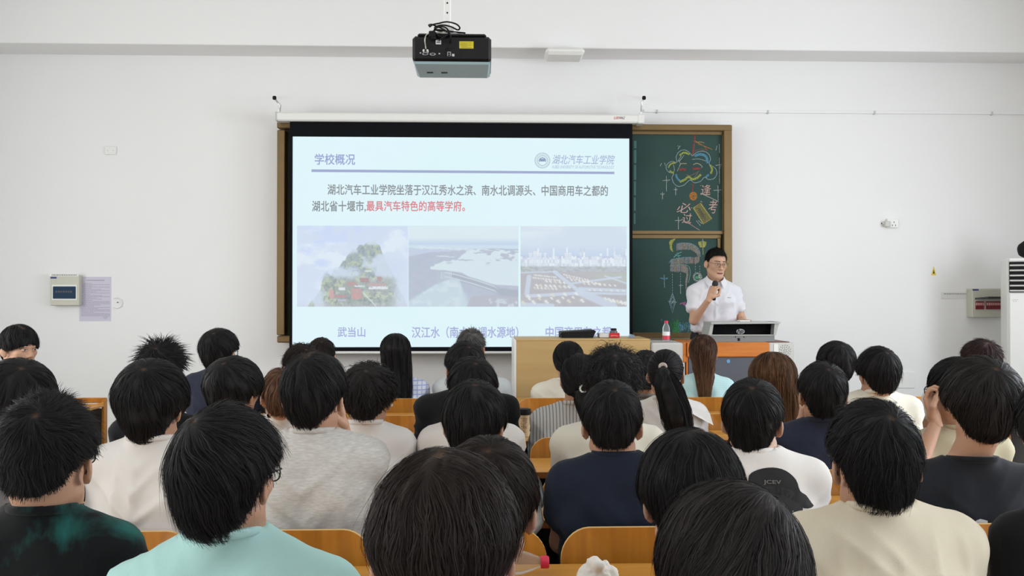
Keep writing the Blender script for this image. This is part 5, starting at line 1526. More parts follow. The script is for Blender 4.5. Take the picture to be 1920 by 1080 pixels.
        C = np.repeat(cc_, k * 2, 0)
        if st.get('tip') is not None:
            tt = np.tile(np.repeat(np.linspace(0, 1, k), 2), m)[:, None] * (.4 + .6 * np.repeat(ct, k * 2))[:, None]
            C = C * (1 - tt) + np.array(st['tip']) * tt
        # strands shrink to nothing after they end: drop the collapsed pieces
        ln = np.linalg.norm(np.diff(T, axis=1), axis=2).reshape(-1)
        out.append((V, Q[ln > 2e-4], C))
    # solid core of a long mane or tail
    if long_ or pony:
        g = Field(axis(-.16, .16, .01), axis(-.25, .1, .01), axis(-.5, .12, .01))
        if long_:
            ybv = st.get('yb', [-.112, -.098, -.096, -.112, -.125, -.125]); dr = st.get('drift', 0)
            prev = None
            for z in (.03, -.04, -.1, -.16, -.22, -.28):
                if -z > st['fall'] * .8: break
                ybz = float(np.interp(max(0, -z), [0, .08, .14, .2, .3, .42], ybv))
                hw = np.interp(-z, [-.03, .1, .3], [.072, .060, .036])
                c = np.array((dr * max(0, -z - .0), ybz + .004, z))
                if prev is not None:
                    for sx in (-1, -.33, .33, 1): g.cone(prev[0] + np.array((sx * prev[1], .03 * abs(sx) ** 2, 0)), c + np.array((sx * hw, .03 * abs(sx) ** 2, 0)), .016, .015, k=.015)
                prev = (c, hw)
        else:
            pr = None
            for t in np.linspace(0, .86, 7):
                rad = np.interp(t, [0, .08, .3, .7, 1], [.009, .013, .026, .028, .013]) * st.get('fat', 1.0)
                c = np.array((tie[0] + st.get('drift', 0) * t, tie[1] - st.get('out', .05) * math.sin(min(t * 5, 1) * PI / 2) * (1 - .35 * t) + st.get('back', 0) * t, tie[2] + .012 * math.sin(min(t * 4, 1) * PI) - st['fall'] * .9 * t ** 1.05))
                if pr is not None: g.cone(pr[0], c, pr[1], rad, k=.012)
                pr = (c, rad * .8)
        V, Q = g.mesh()
        if len(V):
            cl = vnoise(np.stack([V[:, 0] * 150, V[:, 1] * 60, V[:, 2] * 8], -1), seed)
            out.append((V, Q, col + (col2 - col) * np.clip(cl - .3, 0, 1)[:, None]))
    V = np.concatenate([o[0] for o in out]); C = np.concatenate([o[2] for o in out])
    if st['kind'] == 'cap' and st['taper']:
        t = np.clip((.025 * s - V[:, 2]) / (.11 * s), 0, 1); t = t * t * (3 - 2 * t)
        V[:, 0] *= 1 - st['taper'] * t; V[:, 1] = (V[:, 1] + .015) * (1 - st['taper'] * .35 * t) - .015
    b = 0; Qs = []
    for v, q, c in out: Qs.append(q + b); b += len(v)
    return V, np.concatenate(Qs), C

# shared lower body for the seated students (pelvis at the origin)
def legs_template():
    g = Field(axis(-.3, .3, .014), axis(-.2, .62, .014), axis(-.56, .16, .014))
    g.ell((0, 0, .0), (.165, .13, .115), k=.05)
    for sx in (-1, 1):
        g.cone((sx * .085, .02, -.01), (sx * .115, .40, .0), .083, .062, k=.05).cone((sx * .115, .40, .0), (sx * .12, .42, -.46), .06, .045, k=.03)
    g.plane((0, 0, -.465), (0, 0, -1))
    return g.mesh()
LEGS = legs_template()
me_legs = mesh_np('trousers', *LEGS); me_legs.materials.append(M['trousers']); me_legs.polygons.foreach_set('use_smooth', np.ones(len(me_legs.polygons), bool))
me_legs2 = me_legs.copy(); me_legs2.materials.clear(); me_legs2.materials.append(M['jeans'])
def shoe_template():
    g = Field(axis(-.06, .06, .009), axis(-.09, .2, .009), axis(-.015, .14, .009))
    g.cone((0, -.03, .045), (0, .13, .035), .042, .038, .02).cone((0, -.03, .05), (0, -.025, .1), .04, .045, .03).plane((0, 0, .002), (0, 0, -1)).plane((0, 0, .115), (0, 0, 1))
    return g.mesh()
me_shoe = mesh_np('shoe', *shoe_template()); me_shoe.materials.append(M['shoe']); me_shoe.polygons.foreach_set('use_smooth', np.ones(len(me_shoe.polygons), bool))

def glasses(parent, H, R, s, mat, thick, base):
    def L(p): return Vector(np.array(H) + R @ (np.array(p, float) * s))
    m = MB()
    for sx in (-1, 1):
        pts = [(sx * .034 + .025 * math.copysign(abs(math.cos(a)) ** .7, math.cos(a)), .113 - .008 * abs(sx * .034 + .025 * math.cos(a)) / .06, .002 + .019 * math.copysign(abs(math.sin(a)) ** .7, math.sin(a))) for a in np.linspace(0, 2 * PI, 22)]
        m.tube([L(p) for p in pts], thick, 6)
        m.tube([L(p) for p in ((sx * .060, .106, .010), (sx * .072, .085, .012), (sx * .080, .03, .012), (sx * .086, -.006, .010), (sx * .088, -.022, -.006), (sx * .087, -.03, -.02))], thick, 6)
    m.tube([L(p) for p in ((-.010, .114, .006), (0, .117, .009), (.010, .114, .006))], thick, 6)
    o = m.build('glasses', mat, parent, smooth=True, loc=base)
    for sx in (-1, 1):
        v = [L((sx * .034 + .024 * math.cos(a), .111, .002 + .018 * math.sin(a))) for a in np.linspace(0, 2 * PI, 20, endpoint=False)]
        w = [L((sx * .034 + .024 * math.cos(a), .1125, .002 + .018 * math.sin(a))) for a in np.linspace(0, 2 * PI, 20, endpoint=False)]
        n = 20
        MB().add(v + w, [tuple(range(n))[::-1], tuple(range(n, 2 * n))] + [(i, (i + 1) % n, (i + 1) % n + n, i + n) for i in range(n)]).build('lens', M['lens'], o, loc=None)
    return o

def person(label, pos, top, Y, seatk=None, row=None, head=1.0, yaw=0, pitch=8, roll=0, hair='short', hcol=(.0085, .008, .0085), hcol2=(.022, .0205, .021), shirt='white', col=None, sw=.175, sleeve=.62, long_sleeve=False, fat=1.0, elbows=None, wrists=None, hands=('relaxed', 'relaxed'), palms=None, glass=None, skin='skin', torso_yaw=0, sx=None, xs=None, style=None, face=False, stand=None, collar=False, chairlabel=None, chair_dy=0.0, row_dy=0.0, drop=.0, lean=None, seed=None, shoulder_tilt=0.0, detail=None, collar_n=(0, .12, .99), hem=None, trouser=0, seat_override=None):
    """pos: head pixel column in the photograph; top: pixel row of the top of the hair; Y: distance of the head; col: pixel row of the back of the collar"""
    seed = seed if seed is not None else (int(pos * 7 + top) % 9973)
    st = dict(STY[hair]);
    if style: st.update(style)
    ztop = PZ(top, Y, pos)
    s = head
    pr = math.radians(pitch)
    H = np.array((PX(pos, Y), Y, ztop - (.117 + st['tt']) * s * (1 - .10 * abs(math.sin(pr))) + .0))
    if not face and not stand: yaw = yaw + math.degrees(math.atan2(H[0], H[1]))     # yaw was read relative to the line of sight
    R = rotm(yaw, pitch, roll)
    zc = PZ(col, Y, pos) if col else ztop - .235
    seatx = seat_override if seat_override is not None else (seat_x(seatk) if seatk is not None else H[0])
    yc = ROW[row] + row_dy if row is not None else None
    ny = H[1] - .052 - .055 * math.sin(pr) if not stand else H[1] + .05
    if yc is not None: ny = max(ny, yc + .17)
    N = np.array((H[0] * .8 + seatx * .2 if lean is None else H[0] + lean, ny, zc - .018))
    if sx is not None: N[0] = sx
    hip = np.array((seatx * .65 + N[0] * .35, (yc + .205 + max(0, fat - 1) * .12) if yc is not None else N[1], .565)) if not stand else np.array(stand)
    ty = math.radians(-torso_yaw); ca, sa = math.cos(ty), math.sin(ty)
    def tor(v): return np.array((v[0] * ca - v[1] * sa, v[0] * sa + v[1] * ca, v[2]))
    SH = {}
    for k_, side in (('l', -1), ('r', 1)):
        SH[k_] = N + tor((side * sw, .035 if not stand else -.0, -.090 - drop)) + np.array((0, 0, side * shoulder_tilt))
    chest = N + tor((0, .03 if not stand else 0, -.20))
    up = lambda a, b, t: a + (b - a) * t
    EL, WR = {}, {}
    for k_, side in (('l', -1), ('r', 1)):
        e = elbows.get(k_) if elbows else None
        w_ = wrists.get(k_) if wrists else None
        EL[k_] = np.array(e) if e is not None else SH[k_] + np.array((side * .014, .055, -.24))
        if e is None and yc is not None: EL[k_][2] = max(EL[k_][2], .69)
        if w_ is not None: WR[k_] = np.array(w_)
        else:
            WR[k_] = np.array((hip[0] + side * .10, hip[1] + .11, .668))
            dv = WR[k_] - EL[k_]; WR[k_] = EL[k_] + dv / np.linalg.norm(dv) * min(.25, np.linalg.norm(dv))
    near = detail or (1 if Y < 2.2 else 2 if Y < 3.2 else 3)
    base = Vector((hip[0], hip[1], 0.0))
    # ---- body
    fs = {1: .0055, 2: .0062, 3: .008}[near]
    if face: fs = .0042
    lo = np.minimum.reduce([H - .17, hip - .25] + [v - .1 for v in list(SH.values()) + list(EL.values()) + list(WR.values())])
    hi = np.maximum.reduce([H + .15, hip + .2] + [v + .1 for v in list(SH.values()) + list(EL.values()) + list(WR.values())])
    cs = {1: .014, 2: .016, 3: .018}[near]
    g = Field(axis(lo[0], hi[0], cs, [(H[0] - .105, H[0] + .105, fs)]), axis(lo[1], hi[1], cs, [(H[1] - .13, H[1] + .14, fs)]), axis(hip[2] - .14, hi[2], cs, [(H[2] - .15, H[2] + .13, fs)]))
    def torso(g, e, k=.06):
        for side in (-1, 1):
            g.cone(hip + tor((side * .075, 0, 0)), chest + tor((side * .075, 0, 0)), (.105 * fat + e), (.092 * fat + e), k=k)
        g.ell(N + tor((0, .03 if not stand else 0, -.155)), (.150 * fat + e, .092 * fat + e, .13), np.array(Matrix.Rotation(ty, 3, 'Z')), k=k)
        for k_ in 'lr':
            g.cone(up(N, SH[k_], .3) - np.array((0, 0, .05)), SH[k_], .058 + e, .047 + e, k=.045)
            g.cone(N + (SH[k_] - N) * np.array((.18, .2, 0)) + np.array((0, .012, -.022)), SH[k_] + np.array((0, 0, .012)), .036 + e, .036 + e, k=.05)
    torso(g, -.004)
    neckb = N + np.array((0, .035 if not stand else 0, -.03))
    nk = H + R @ (np.array((0, -.026, -.06)) * s)
    g.cone(nk, neckb, .054 * s, .059 * s, k=.018)
    for k_ in 'lr':
        g.cone(SH[k_], EL[k_], .046 * fat, .036, k=.035).cone(EL[k_], WR[k_], .037, .025, k=.02)
    head_field(g, H, R, s, face)
    V, Q = g.mesh()
    parts = [(V, Q)]
    for i, (k_, side) in enumerate((('l', -1), ('r', 1))):
        d = WR[k_] - EL[k_]; pal = (palms or {}).get(k_, (0, 0, -1))
        hd = hands[i]
        if not stand and not (wrists or {}).get(k_): d = np.array((0, 1.0, -.12))
        if isinstance(hd, tuple): hd, d = hd
        parts.append(place_hand(hd, WR[k_] + np.array(d) / np.linalg.norm(d) * .012, d, pal, -side))
    V, Q = join(parts)
    me = mesh_np('person', V, Q)
    body = link_mesh('person', me, M[skin], None, base, True)
    tag(body, label, 'person', 'students in the lecture rows' if not stand else None)
    # ---- shirt
    ss = {1: .009, 2: .010, 3: .012}[near]
    if stand: ss = .008
    zlo = (hem if hem is not None else hip[2] - .07)
    slo = np.minimum.reduce([hip - .24, SH['l'] - .12, SH['r'] - .12, EL['l'] - .1, EL['r'] - .1, N - .14]); shi = np.maximum.reduce([hip + .24, SH['l'] + .12, SH['r'] + .12, EL['l'] + .1, EL['r'] + .1, N + .14])
    if long_sleeve:
        slo = np.minimum.reduce([slo, WR['l'] - .08, WR['r'] - .08]); shi = np.maximum.reduce([shi, WR['l'] + .08, WR['r'] + .08])
    g = Field(axis(slo[0], shi[0], ss), axis(slo[1], shi[1], ss), axis(zlo - .03, max(N[2] + .09, shi[2]), ss))
    torso(g, .012)
    cn = np.array(collar_n, float); cn /= np.linalg.norm(cn)
    cp = N + np.array((0, -.055 if not stand else .055, .020 if not stand else .008))
    g.cone(neckb - np.array((0, 0, .02)), nk, .0625 * s, .058 * s, k=.04)
    # neck opening: cut only close to the neck
    X, Y_, Z = np.meshgrid(*g.ax, indexing='ij')
    ax_ = (nk - neckb) / np.linalg.norm(nk - neckb); q = np.stack([X, Y_, Z], -1) - neckb
    rho = np.linalg.norm(q - (q @ ax_)[..., None] * ax_, axis=-1)
    cut = np.minimum((X - cp[0]) * cn[0] + (Y_ - cp[1]) * cn[1] + (Z - cp[2]) * cn[2], .071 * s - rho)
    hh = np.maximum(.010 - np.abs(g.D - cut), 0) / .010; g.D = np.maximum(g.D, cut) + hh * hh * .0025
    g.plane((0, 0, zlo), (0, 0, -1))
    arm = Field(*g.ax)
    for k_ in 'lr':
        sv = EL[k_] - SH[k_]; e_ = SH[k_] + sv * sleeve
        a2 = Field(*g.ax)
        if long_sleeve:
            a2.cone(SH[k_], EL[k_], .060 * fat, .050, k=.03).cone(EL[k_], WR[k_], .050, .037, k=.03); a2.plane(WR[k_], (WR[k_] - EL[k_]) / np.linalg.norm(WR[k_] - EL[k_]))
        else:
            a2.cone(SH[k_], SH[k_] + sv * (sleeve + .1), .057 * fat, .058 * fat, k=.03); a2.plane(e_, sv / np.linalg.norm(sv))
        kk = .035; h = np.maximum(kk - np.abs(g.D - a2.D), 0) / kk
        g.D = np.minimum(g.D, a2.D) - h * h * kk / 4
    V, Q = g.mesh(); V = relax(V, Q, 1); nn = vnormals(V, Q)
    # folds: sagging across the back, spreading from the armpits
    f1 = 1 - np.abs(2 * vnoise(np.stack([V[:, 0] * 5 + V[:, 2] * 2.0, V[:, 1] * 5, V[:, 2] * 13 - np.abs(V[:, 0] - hip[0]) * 12], -1), seed) - 1)
    f2 = 1 - np.abs(2 * vnoise(np.stack([V[:, 0] * 15, V[:, 1] * 15, V[:, 2] * 4.5], -1), seed + 5) - 1)
    dn = np.clip((N[2] - V[:, 2]) / .2, 0.15, 1)
    V = V + nn * ((f1 ** 3 * .015 + f2 ** 3 * .011) * dn - .005)[:, None]
    me = mesh_np('shirt', V, Q)
    sh = link_mesh('shirt', me, CL[shirt], body, base, True)
    if not stand:
        # ribbed neckband
        gb = Field(axis(N[0] - .13, N[0] + .13, .006), axis(N[1] - .12, N[1] + .15, .006), axis(N[2] - .09, N[2] + .05, .006))
        gb.cone(neckb - np.array((0, 0, .03)), nk, .0735 * s, .069 * s, k=.01); gb.plane(cp + cn * .003, cn, .004); gb.plane(cp - cn * .017, -cn, .004)
        Vb, Qb = gb.mesh()
        if len(Vb): link_mesh('neckband', mesh_np('neckband', Vb, Qb), CL[shirt], sh, base, True)
        t = bpy.data.objects.new('trousers', me_legs2 if trouser else me_legs); COL.objects.link(t); t.parent = body; t.location = Vector(hip) - base
        for side in (-1, 1):
            q = bpy.data.objects.new('shoe', me_shoe); COL.objects.link(q); q.parent = body; q.location = Vector((side * .12, .42, .0))
    # ---- hair
    n, sg, wd = {1: (11000, 9, .0012), 2: (5600, 8, .0017), 3: (2600, 7, .0025)}[near]
    if st['kind'] != 'cap': n = int(n * 1.15); sg += 6
    if hair == 'curly': sg += 16
    V, Q, C = make_hair(st, hcol, hcol2, s, n, sg, wd * st['wid'], seed)
    V = V @ R.T + H
    me = mesh_np('hair', V, Q)
    if len(me.vertices) == len(C): set_color(me, C)
    link_mesh('hair', me, M['hair'], body, base, True)
    if glass: glasses(body, H, R, s, M['rim' if glass == 'black' else 'rim_metal'], .0016 if near < 3 else .0021, base)
    if chairlabel and row is not None: chair(seatx, yc + chair_dy, chairlabel)
    info = dict(body=body, shirt=sh, H=H, R=R, N=N, SH=SH, EL=EL, WR=WR, hip=hip, base=base, s=s)
    return info

def bvh_of(o):
    me = o.data; n = len(me.vertices)
    co = np.zeros(n * 3, np.float32); me.vertices.foreach_get('co', co); co = co.reshape(-1, 3) + np.array(ORG[o.name])
    return BVHTree.FromPolygons([tuple(map(float, c)) for c in co], [tuple(p.vertices) for p in me.polygons])
def decal(name, V2, faces, O, U, W, D_, bvh, mat, parent, base, off=.002):
    """project a flat drawing (points in the U, W directions about O) along D_ on a surface"""
    O, U, W, D_ = Vector(O), Vector(U), Vector(W), Vector(D_)
    out = []; ok = []
    for u, w in V2:
        p = O + U * u + W * w
        h = bvh.ray_cast(p, D_, .6)
        if h[0] is None: out.append(p); ok.append(False)
        else: out.append(h[0] - D_ * off); ok.append(True)
    fs = [f for f in faces if all(ok[i] for i in f)]
    if not fs: return None
    me = bpy.data.meshes.new(name); me.from_pydata([tuple(p) for p in out], [], fs); me.update()
    return link_mesh(name, me, mat, parent, base, True)
def poly_grid(poly, step):
    """fill a polygon with a fine triangle mesh"""
    import bmesh
    bm = bmesh.new(); vs = [bm.verts.new((x, y, 0)) for x, y in poly]; bm.faces.new(vs)
    bmesh.ops.triangulate(bm, faces=bm.faces[:])
    for _ in range(8):
        ed = [e for e in bm.edges if e.calc_length() > step]
        if not ed: break
        bmesh.ops.subdivide_edges(bm, edges=ed, cuts=1, use_grid_fill=False); bmesh.ops.triangulate(bm, faces=[f for f in bm.faces if len(f.verts) > 3])
    bm.verts.index_update()
    r = [(v.co.x, v.co.y) for v in bm.verts], [tuple(v.index for v in f.verts) for f in bm.faces]
    bm.free(); return r

HB = ((.011, .008, .007), (.034, .023, .020))          # soft brown-black
HBR = ((.035, .018, .010), (.11, .055, .030))          # brown
CAST = []
def pp(*a, **k):
    r = person(*a, **k); CAST.append(r); return r

# row 0, right in front of the camera
pp('person seen from behind with large brown-black parted hair and pink top, nearest the camera', 832, 846, 1.22, seatk=0, row=0, head=1.0, yaw=2, pitch=10.9, hair='medium', hcol=HB[0], hcol2=HB[1], shirt='pink', col=1048,
   style=dict(whorl=(.02, -.25, .97), part=((.02, -.25, .97), (-.05, -.46, .88)), tt=.03, ts=.020, tb=.034, lift=.009, noise=.45, stray=.18, edge=.02, wav=.006, wf=6, taper=.3), chairlabel='plywood chair under the person in the pink top', sw=.135)
pp('person with smooth black hair hiding the face, beside the crumpled tissue, nearest the camera', 1366, 905, 1.22, seatk=1, row=0, head=1.0, yaw=-28, pitch=7.6, hair='bowl', hcol=(.013, .011, .011), hcol2=(.04, .034, .032), shirt='black', col=1150, sw=.13,
   style=dict(whorl=(.45, -.45, .77), tt=.026, ts=.019, tb=.026, lift=.006, edge=.02), glass='metal', chairlabel='plywood chair under the person with smooth black hair beside the tissue')
# row 1
pp('person in black tie-dye T-shirt with teal blotches, cropped spiky hair and glasses', 93, 738, 1.93, seatk=-2, row=1, yaw=22, pitch=2.5, hair='crop', shirt='tiedye', col=937, drop=.01, glass='black', fat=1.0, sw=.150, style=dict(tt=.034, ts=.012, tb=.014, taper=.15), chairlabel='plywood chair under the person in the black and teal T-shirt', seat_override=-1.035)
pp('person in pale teal T-shirt with black crown of short hair and thin glasses', 426, 760, 1.72, seatk=-1, row=1, yaw=30, pitch=4, hair='short', shirt='teal', col=985, glass='black', row_dy=-.17, fat=1.04, sw=.182, lean=-.004, style=dict(tt=.026, ts=.014, tb=.022, whorl=(-.22, -.62, .75), lift=.014, stray=.25, zl=((0, .05), (45, .04), (62, .03), (74, .026), (86, .012), (96, -.01), (104, -.05), (114, -.09), (140, -.103), (180, -.104))), chairlabel='plywood chair under the person in the pale teal T-shirt', drop=.045)
pp('person with dark hair bowed low behind the brown-haired person in pink', 916, 823, 1.74, seatk=0, row=1, row_dy=-.04, yaw=8, pitch=12.6, hair='medium', hcol=HB[0], hcol2=HB[1], shirt='charcoal', col=1130, sw=.15, drop=.02, chairlabel='plywood chair under the person with the bowed dark head')
pp('person in slate striped shirt with black hair parted in a zigzag, head bowed', 1294, 808, 1.78, seatk=1, row=1, row_dy=-.04, yaw=-8, pitch=13.4, hair='medium', shirt='slatestripe', col=1112, sw=.13, style=dict(whorl=(.12, -.35, .93), part=((.12, -.35, .93), (.36, -.1, .93)), tt=.028, ts=.026, tb=.03), chairlabel='plywood chair under the person in the slate striped shirt')
pp('person in cream beige T-shirt with short black hair and dark glasses', 1636, 750, 1.93, seatk=2, row=1, yaw=-20, pitch=4, hair='short', shirt='beige', col=932, glass='black', fat=1.04, sw=.166, style=dict(tt=.028, ts=.012, tb=.014, wav=.004, stray=.3), chairlabel='plywood chair under the person in the cream beige T-shirt')
pp('person in black T-shirt cut off by the picture edge, beside the person in beige', 2000, 700, 1.95, seatk=3, row=1, yaw=-30, pitch=3.4, hair='medium', shirt='black', col=925, glass='black', sw=.155, lean=.05, style=dict(ts=.022), chairlabel='plywood chair under the person in black cut off by the picture edge', seat_override=1.51)
# row 2
pp('person in grey T-shirt with black bowl-cut hair, cut off by the picture edge', 33, 672, 2.76, seatk=-3, row=2, yaw=0, pitch=3.4, hair='bowl', shirt='grey', col=812, style=dict(ts=.034, tb=.034, tt=.03), chairlabel='plywood chair under the bowl-haired person in grey', seat_override=-1.56, sw=.15, lean=-.05)
pp('person in plain white T-shirt with full black rounded hair, behind the teal T-shirt', 286, 673, 2.74, seatk=-2, row=2, yaw=22, pitch=4.2, hair='bowl', shirt='white', col=812, style=dict(ts=.030, tb=.032, tt=.032, taper=.2), sw=.160, lean=.01, glass='metal', chairlabel='plywood chair under the person in the plain white T-shirt')
w6 = P(646, 812, 3.02); e6 = P(692, 905, 3.02)
pp('person in heather grey T-shirt with thick black hair, chin resting on hand', 591, 660, 2.76, seatk=-1, row=2, yaw=20, pitch=2.5, hair='medium', shirt='heather', col=797, sw=.168, style=dict(whorl=(-.05, -.5, .86), part=((-.05, -.5, .86), (.0, -.1, .99)), zl=((0, .03), (45, .02), (75, -.005), (95, .0), (120, -.04), (150, -.078), (180, -.084))), chairlabel='plywood chair under the person in the heather grey T-shirt',
   elbows={'r': (e6.x, 3.02, max(e6.z, .75))}, wrists={'r': (w6.x, 3.0, w6.z)}, hands=('relaxed', ('fist', (-.25, .0, 1))), palms={'r': (-.6, -.4, .2)})
w14 = pp('person in white T-shirt with glossy black bent head, right behind the bowed dark head', 891, 715, 2.78, seatk=0, row=2, yaw=16, pitch=10.1, hair='medium', shirt='white', col=856, sw=.138, style=dict(whorl=(.12, -.55, .82), ts=.022), chairlabel='plywood chair under the person with the glossy black bent head')
pp('person in dark navy T-shirt with tidy short black hair and both ears showing', 1147, 715, 2.8, seatk=1, row=2, yaw=-2, pitch=7.6, hair='short', shirt='navy', col=838, sw=.154, style=dict(tt=.026, ts=.016, tb=.018, lift=.006, stray=.04, taper=.2, zl=((0, .03), (45, .02), (75, .002), (95, .004), (112, -.024), (128, -.056), (150, -.068), (180, -.070))), chairlabel='plywood chair behind the person in the dark navy T-shirt, above the tissue', trouser=1)
w26 = pp('person in white T-shirt with a big black cap print across the back', 1411, 710, 2.82, seatk=2, row=2, yaw=8, pitch=5.9, hair='medium', shirt='white', col=832, sw=.160, lean=.01, style=dict(tt=.024, ts=.017, tb=.018, lift=.006), chairlabel='plywood chair under the person with the cap print T-shirt', seat_override=.945)
w27 = pp('person in black T-shirt with tall full hair and a white print at the hem', 1838, 668, 2.70, seatk=3, row=2, yaw=-20, pitch=2, hair='bowl', hcol=(.010, .009, .009), hcol2=(.034, .028, .027), shirt='charcoal', col=856, sw=.185, style=dict(tt=.036, ts=.036, tb=.032, lift=.010, zl=((0, .03), (45, .02), (75, -.005), (95, -.012), (104, -.05), (115, -.092), (128, -.112), (180, -.116)), taper=.16), chairlabel='plywood chair under the person with the white print at the hem')
# row 3
pp('person with rounded black hair and gold-rimmed glasses, between navy and brown-haired people', 440, 668, 3.52, seatk=-2, row=3, yaw=34, pitch=4.2, hair='bowl', shirt='white', col=800, style=dict(ts=.032, tb=.03), glass='metal', chairlabel='plywood chair under the person with gold-rimmed glasses')
pp('person in loose white shirt with wavy dark hair, beside the empty chairs', 691, 680, 3.55, seatk=-1, row=3, yaw=12, pitch=4.2, hair='wavy', hcol=(.015, .0125, .012), shirt='white2', col=785, sw=.150, fat=1.0, lean=-.03, style=dict(ts=.024, tb=.024), chairlabel='plywood chair under the wavy-haired person in the loose white shirt')
pp('person in white T-shirt with round black head, directly behind the glossy bent head', 886, 670, 3.55, seatk=0, row=3, yaw=-4, pitch=6.7, hair='short', shirt='white', col=780, sw=.149, fat=1.0, style=dict(tt=.024, ts=.020, tb=.022), chairlabel='plywood chair under the person with the round black head in white')
pp('person in white top with tousled curly black hair', 1149, 652, 3.55, seatk=1, row=3, yaw=0, pitch=5, hair='curly', shirt='ivory', col=782, sw=.168, chairlabel='plywood chair under the curly-haired person', drop=.0)
w35 = P(1497, 806, 3.76); e35 = P(1478, 868, 3.74)
pp('person in slate navy T-shirt with glasses, cheek propped on hand', 1541, 678, 3.55, seatk=3, row=3, yaw=-12, pitch=3.4, hair='short', shirt='navy2', col=780, sw=.185, fat=1.05, style=dict(tt=.022, ts=.015, tb=.018), glass='black', chairlabel='plywood chair under the person in the slate navy T-shirt',
   elbows={'l': (e35.x, 3.74, max(e35.z, .75))}, wrists={'l': (w35.x, 3.74, w35.z)}, hands=(('half', (.08, -.15, 1)), 'relaxed'), palms={'l': (.8, -.3, .1)})
e38, w38 = P(1722, 874, 3.44), P(1754, 795, 3.50)
pp('person in khaki T-shirt with black glasses, hand raised to mouth', 1792, 670, 3.55, seatk=4, row=3, yaw=-50, pitch=4, hair='bowl', shirt='olive', col=795, sw=.175, glass='black', style=dict(ts=.022, tb=.024), chairlabel='plywood chair under the person in the khaki T-shirt',
   elbows={'l': (e38.x, 3.44, e38.z)}, wrists={'l': (w38.x, 3.50, w38.z)}, hands=(('half', (-.10, .35, 1)), 'relaxed'), palms={'l': (.5, -.6, .1)}, sleeve=.55)
# row 4
pp('person in black T-shirt with spiky black hair', 304, 641, 4.36, seatk=-3, row=4, yaw=24, pitch=3.4, hair='spiky', shirt='black', col=772, sw=.20, fat=1.12, glass='metal', style=dict(tt=.026, ts=.020, tb=.020), chairlabel='plywood chair under the spiky-haired person')
pp('person with short light-brown hair and white T-shirt', 528, 690, 4.30, seatk=-2, row=4, yaw=4, pitch=5, hair='short', hcol=(.045, .022, .014), hcol2=(.17, .085, .05), shirt='white', col=778, sw=.175, style=dict(tt=.024, ts=.012, tb=.014, stray=.4), chairlabel='plywood chair under the brown-haired person')
pp('person in black shirt with short black hair, in front of the round black head', 872, 640, 4.35, seatk=0, row=4, yaw=-8, pitch=4.2, hair='short', shirt='black', col=728, sw=.195, fat=1.08, style=dict(ts=.018), long_sleeve=True, chairlabel='plywood chair under the person in the black shirt')
pp('woman in grey pinstripe shirt with low ponytail and pearl hair clip', 1088, 664, 4.34, seatk=1, row=4, yaw=10, pitch=5.9, hair='lowtail', shirt='pin', col=752, sw=.150, lean=-.03, long_sleeve=True, style=dict(drift=.10, out=.03, fat=1.1), chairlabel='plywood chair behind the woman in the grey pinstripe shirt')
pp('woman in white collared blouse with long black high ponytail', 1248, 656, 4.34, seatk=2, row=4, yaw=6, pitch=2.5, hair='pony', shirt='white2', col=742, sw=.145, lean=.02, head=.97, style=dict(drift=.10, fall=.37, out=.05, fat=1.75, back=.0), chairlabel='plywood chair behind the woman with the high ponytail')
pp('woman in black top with long wavy brown hair', 1449, 660, 4.46, seatk=3, row=4, yaw=6, pitch=5.9, hair='long', hcol=(.030, .015, .009), hcol2=(.17, .085, .04), shirt='black', col=790, sw=.165, style=dict(ts=.040, tb=.04, tt=.026, tip=(.20, .10, .045), drift=.10, fall=.33, pull=.4, lift=.012, noise=.4), chairlabel='plywood chair under the woman with long brown hair in black')
pp('person in roomy white T-shirt with thick short black hair and one ear showing', 1645, 650, 4.35, seatk=4, row=4, yaw=-26, pitch=2.5, hair='short', shirt='ivory', col=730, sw=.185, fat=1.05, style=dict(tt=.026, ts=.022, tb=.024, zl=((0, .03), (45, .02), (75, -.0), (95, .0), (113, -.04), (128, -.074), (150, -.088), (180, -.088))), chairlabel='plywood chair under the person in the roomy white T-shirt')
# row 5
w1 = pp('boy with black fringe turned round to face the camera', 37, 608, 5.22, seatk=None, row=5, yaw=120, pitch=3, hair='medium', shirt='navy', col=722, skin='skin_face', face=True, torso_yaw=30, seat_override=-2.70, chair_dy=-.09, style=dict(tt=.028, ts=.020, tb=.018, whorl=(.1, -.2, .97), part=((.1, -.1, .99), (.12, .55, .82)), zl=((0, .040), (12, .028), (45, .006), (75, -.008), (95, .0), (120, -.03), (150, -.07), (180, -.078)), edge=.012), chairlabel='plywood chair under the boy turned round to the camera')
pp('person in navy T-shirt with square black haircut, taller than the neighbours', 412, 616, 5.14, seatk=-3, row=5, yaw=28, pitch=3.4, hair='short', shirt='navy2', col=690, sw=.166, fat=1.0, glass='black', style=dict(tt=.026, ts=.028, tb=.026), chairlabel='plywood chair under the tall person in navy')
pp('person with tousled dark hair just behind the frontmost row, beside the chalkboard frame', 566, 645, 5.18, seatk=-2, row=5, yaw=-10, pitch=3.4, hair='wavy', hcol=HB[0], hcol2=HB[1], shirt='grey', col=735, sw=.155, style=dict(ts=.022), chairlabel='plywood chair under the tousled-haired person')
pp('person with dark hair almost hidden between the curly hair and the ponytail', 1211, 657, 5.15, seatk=2, row=5, yaw=0, pitch=4.2, hair='short', shirt='grey', col=740, chairlabel='plywood chair under the person hidden between curls and ponytail')
pp('person with bobbed black hair and glasses in front of the roomy white T-shirt', 1567, 640, 5.15, seatk=4, row=5, yaw=-20, pitch=3.4, hair='bob', shirt='white', col=740, glass='metal', style=dict(ts=.030, tb=.03), chairlabel='plywood chair under the bobbed-haired person')
